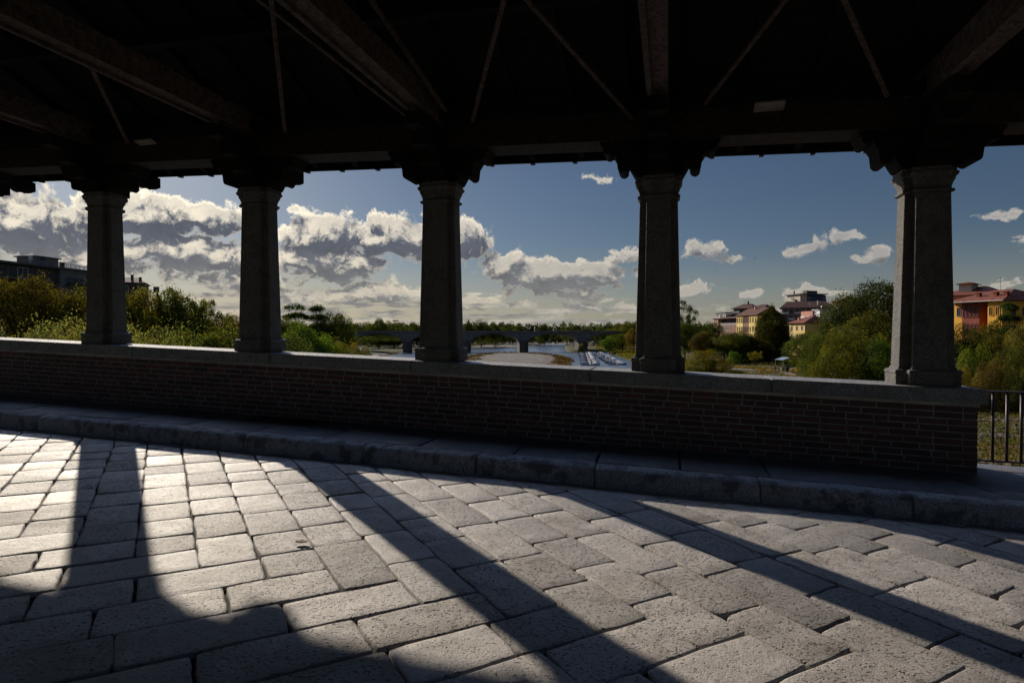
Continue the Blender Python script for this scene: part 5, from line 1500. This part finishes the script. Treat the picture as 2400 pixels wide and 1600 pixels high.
# ================================================================== PEOPLE, BIRDS
def skin_fig(name, verts, edges, rad, mat, root, slots=None):
    me = bpy.data.meshes.new(name); me.from_pydata(verts, edges, []); me.materials.append(mat)
    o = bpy.data.objects.new(name, me); COL.objects.link(o); o.parent = root
    sk = o.modifiers.new('skin', 'SKIN'); sk.use_smooth_shade = True
    for i, r_ in enumerate(rad): me.skin_vertices[0].data[i].radius = r_ if isinstance(r_, tuple) else (r_, r_)
    me.skin_vertices[0].data[0].use_root = True
    ss_ = o.modifiers.new('s', 'SUBSURF'); ss_.levels = 1; ss_.render_levels = 2
    return o
M_skin = plain('skin', (.42, .26, .19), .6)
def person(px, coat, legs, hair, label, rz=0., stride=.22):
    z = -11.5
    for _ in range(6): q = hitz(px[0], px[1], z); z = H(q.x, q.y)
    root = empty('person', (q.x, q.y, z), rz, label, 'person')
    s = stride
    V = [(0,0,.93),(0,0,1.15),(0,-.01,1.38),(0,-.01,1.50),(0,-.02,1.60),(0,-.03,1.70),
         (-.09,0,.88),(-.11,-s*.5,.50),(-.11,-s*.6,.09),(-.11,-s*.6-.16,.04),
         (.09,0,.88),(.11,s*.5,.50),(.11,s+.05,.10),(.11,s-.08,.04),
         (-.17,0,1.40),(-.22,.06,1.12),(-.22,-.08,.90),(-.22,-.12,.80),
         (.17,0,1.40),(.22,-.06,1.12),(.22,-.14,.90),(.22,-.17,.80)]
    E = [(0,1),(1,2),(2,3),(3,4),(4,5),(0,6),(6,7),(7,8),(8,9),(0,10),(10,11),(11,12),(12,13),(2,14),(14,15),(15,16),(16,17),(2,18),(18,19),(19,20),(20,21)]
    Rr = [(.14,.10),(.13,.10),(.15,.10),.05,.085,.075,.085,.06,.045,.035,.085,.06,.045,.035,.06,.045,.035,.03,.06,.045,.035,.03]
    skin_fig('body', V, E, Rr, M_skin, root)
    skin_fig('coat', [(0,0,.84),(0,0,1.15),(0,0,1.40),(-.17,0,1.41),(-.225,.06,1.12),(-.225,-.08,.92),(.17,0,1.41),(.225,-.06,1.12),(.225,-.14,.92)],
             [(0,1),(1,2),(2,3),(3,4),(4,5),(2,6),(6,7),(7,8)], [(.19,.14),(.17,.13),(.18,.13),.08,.065,.055,.08,.065,.055], coat, root)
    skin_fig('trousers', [(0,0,.90),(-.10,0,.84),(-.11,-s*.5,.50),(-.11,-s*.6,.12),(.10,0,.84),(.11,s*.5,.50),(.11,s,.12)],
             [(0,1),(1,2),(2,3),(0,4),(4,5),(5,6)], [(.15,.12),.10,.08,.065,.10,.08,.065], legs, root)
    bm = bmesh.new(); bmesh.ops.create_uvsphere(bm, u_segments=14, v_segments=10, radius=.105)
    for v in bm.verts: v.co = Vector((v.co.x*.95, v.co.y*1.05+.015, v.co.z*.9+1.70)) if v.co.z > -.02 else Vector((v.co.x*.9, abs(v.co.y)*.9+.02, v.co.z*1.2+1.70))
    mb = MB(); mb.addbm(bm); mb.build('hair', hair, root, smooth=True)
M_red = plain('red_jacket', (.30, .03, .025), .8); M_lb = plain('light_blue_top', (.28, .42, .45), .8); M_blk = plain('dark_cloth', (.02, .02, .025), .9); M_jean = plain('jeans', (.06, .08, .13), .85); M_wh = plain('pale_trousers', (.45, .43, .42), .85); M_gh = plain('grey_hair', (.3, .3, .3), .8); M_bh = plain('brown_hair', (.05, .03, .02), .8)
person((1817, 870.5), M_red, M_jean, M_gh, 'person in a red jacket walking on the meadow path beside one in light blue', 2.8)
person((1823, 871), M_lb, M_wh, M_bh, 'person in a light blue top and pale trousers walking on the meadow path', 2.9)
person((1718.5, 864.5), M_blk, M_jean, M_bh, 'person in dark clothes walking on the left end of the meadow path', -1.2, .34)
person((1603, 829), M_blk, M_blk, M_bh, 'tiny dark clothed person standing on the far meadow, left of two', .3, .1)
person((1614, 829), M_blk, M_blk, M_bh, 'tiny dark clothed person standing on the far meadow, right of two', -.3, .12)
def bird(x, y, Z, rz, label):
    p = at(x, y, Z); S = 1.6
    V = [(-.35,0,0),(-.12,.07,.02),(.18,.06,.02),(.34,0,.03),(.18,-.06,.02),(-.12,-.07,.02),(0,0,.09),(0,0,-.06),
         (.08,.30,.16),(-.10,.28,.15),(-.02,.62,.05),(.08,-.30,.16),(-.10,-.28,.15),(-.02,-.62,.05),(-.55,.06,0),(-.55,-.06,0)]
    F = [(0,1,6),(1,2,6),(2,3,6),(3,4,6),(4,5,6),(5,0,6),(1,0,7),(2,1,7),(3,2,7),(4,3,7),(5,4,7),(0,5,7),(2,8,9,1),(8,10,9),(5,12,11,4),(12,13,11),(0,14,15)]
    o = mesh_obj('bird', [(a*S, b_*S, c*S) for a, b_, c in V], F, M_blk); o.location = p; o.rotation_euler = (.2, .1, rz); tag(o, label, 'bird', 'birds flying over the right bank')
bird(1769, 606, 300, .4, 'dark bird flying highest over the right bank'); bird(1677, 633, 320, 1.2, 'dark bird flying below the white cloud'); bird(1634, 660, 330, 2., 'dark bird left of two low over the small cloud'); bird(1651, 664, 330, -.5, 'dark bird right of two low over the small cloud')
scene.cycles.use_denoising = True
scene.cycles.max_bounces = 6
scene.cycles.diffuse_bounces = 4
scene.cycles.transparent_max_bounces = 4
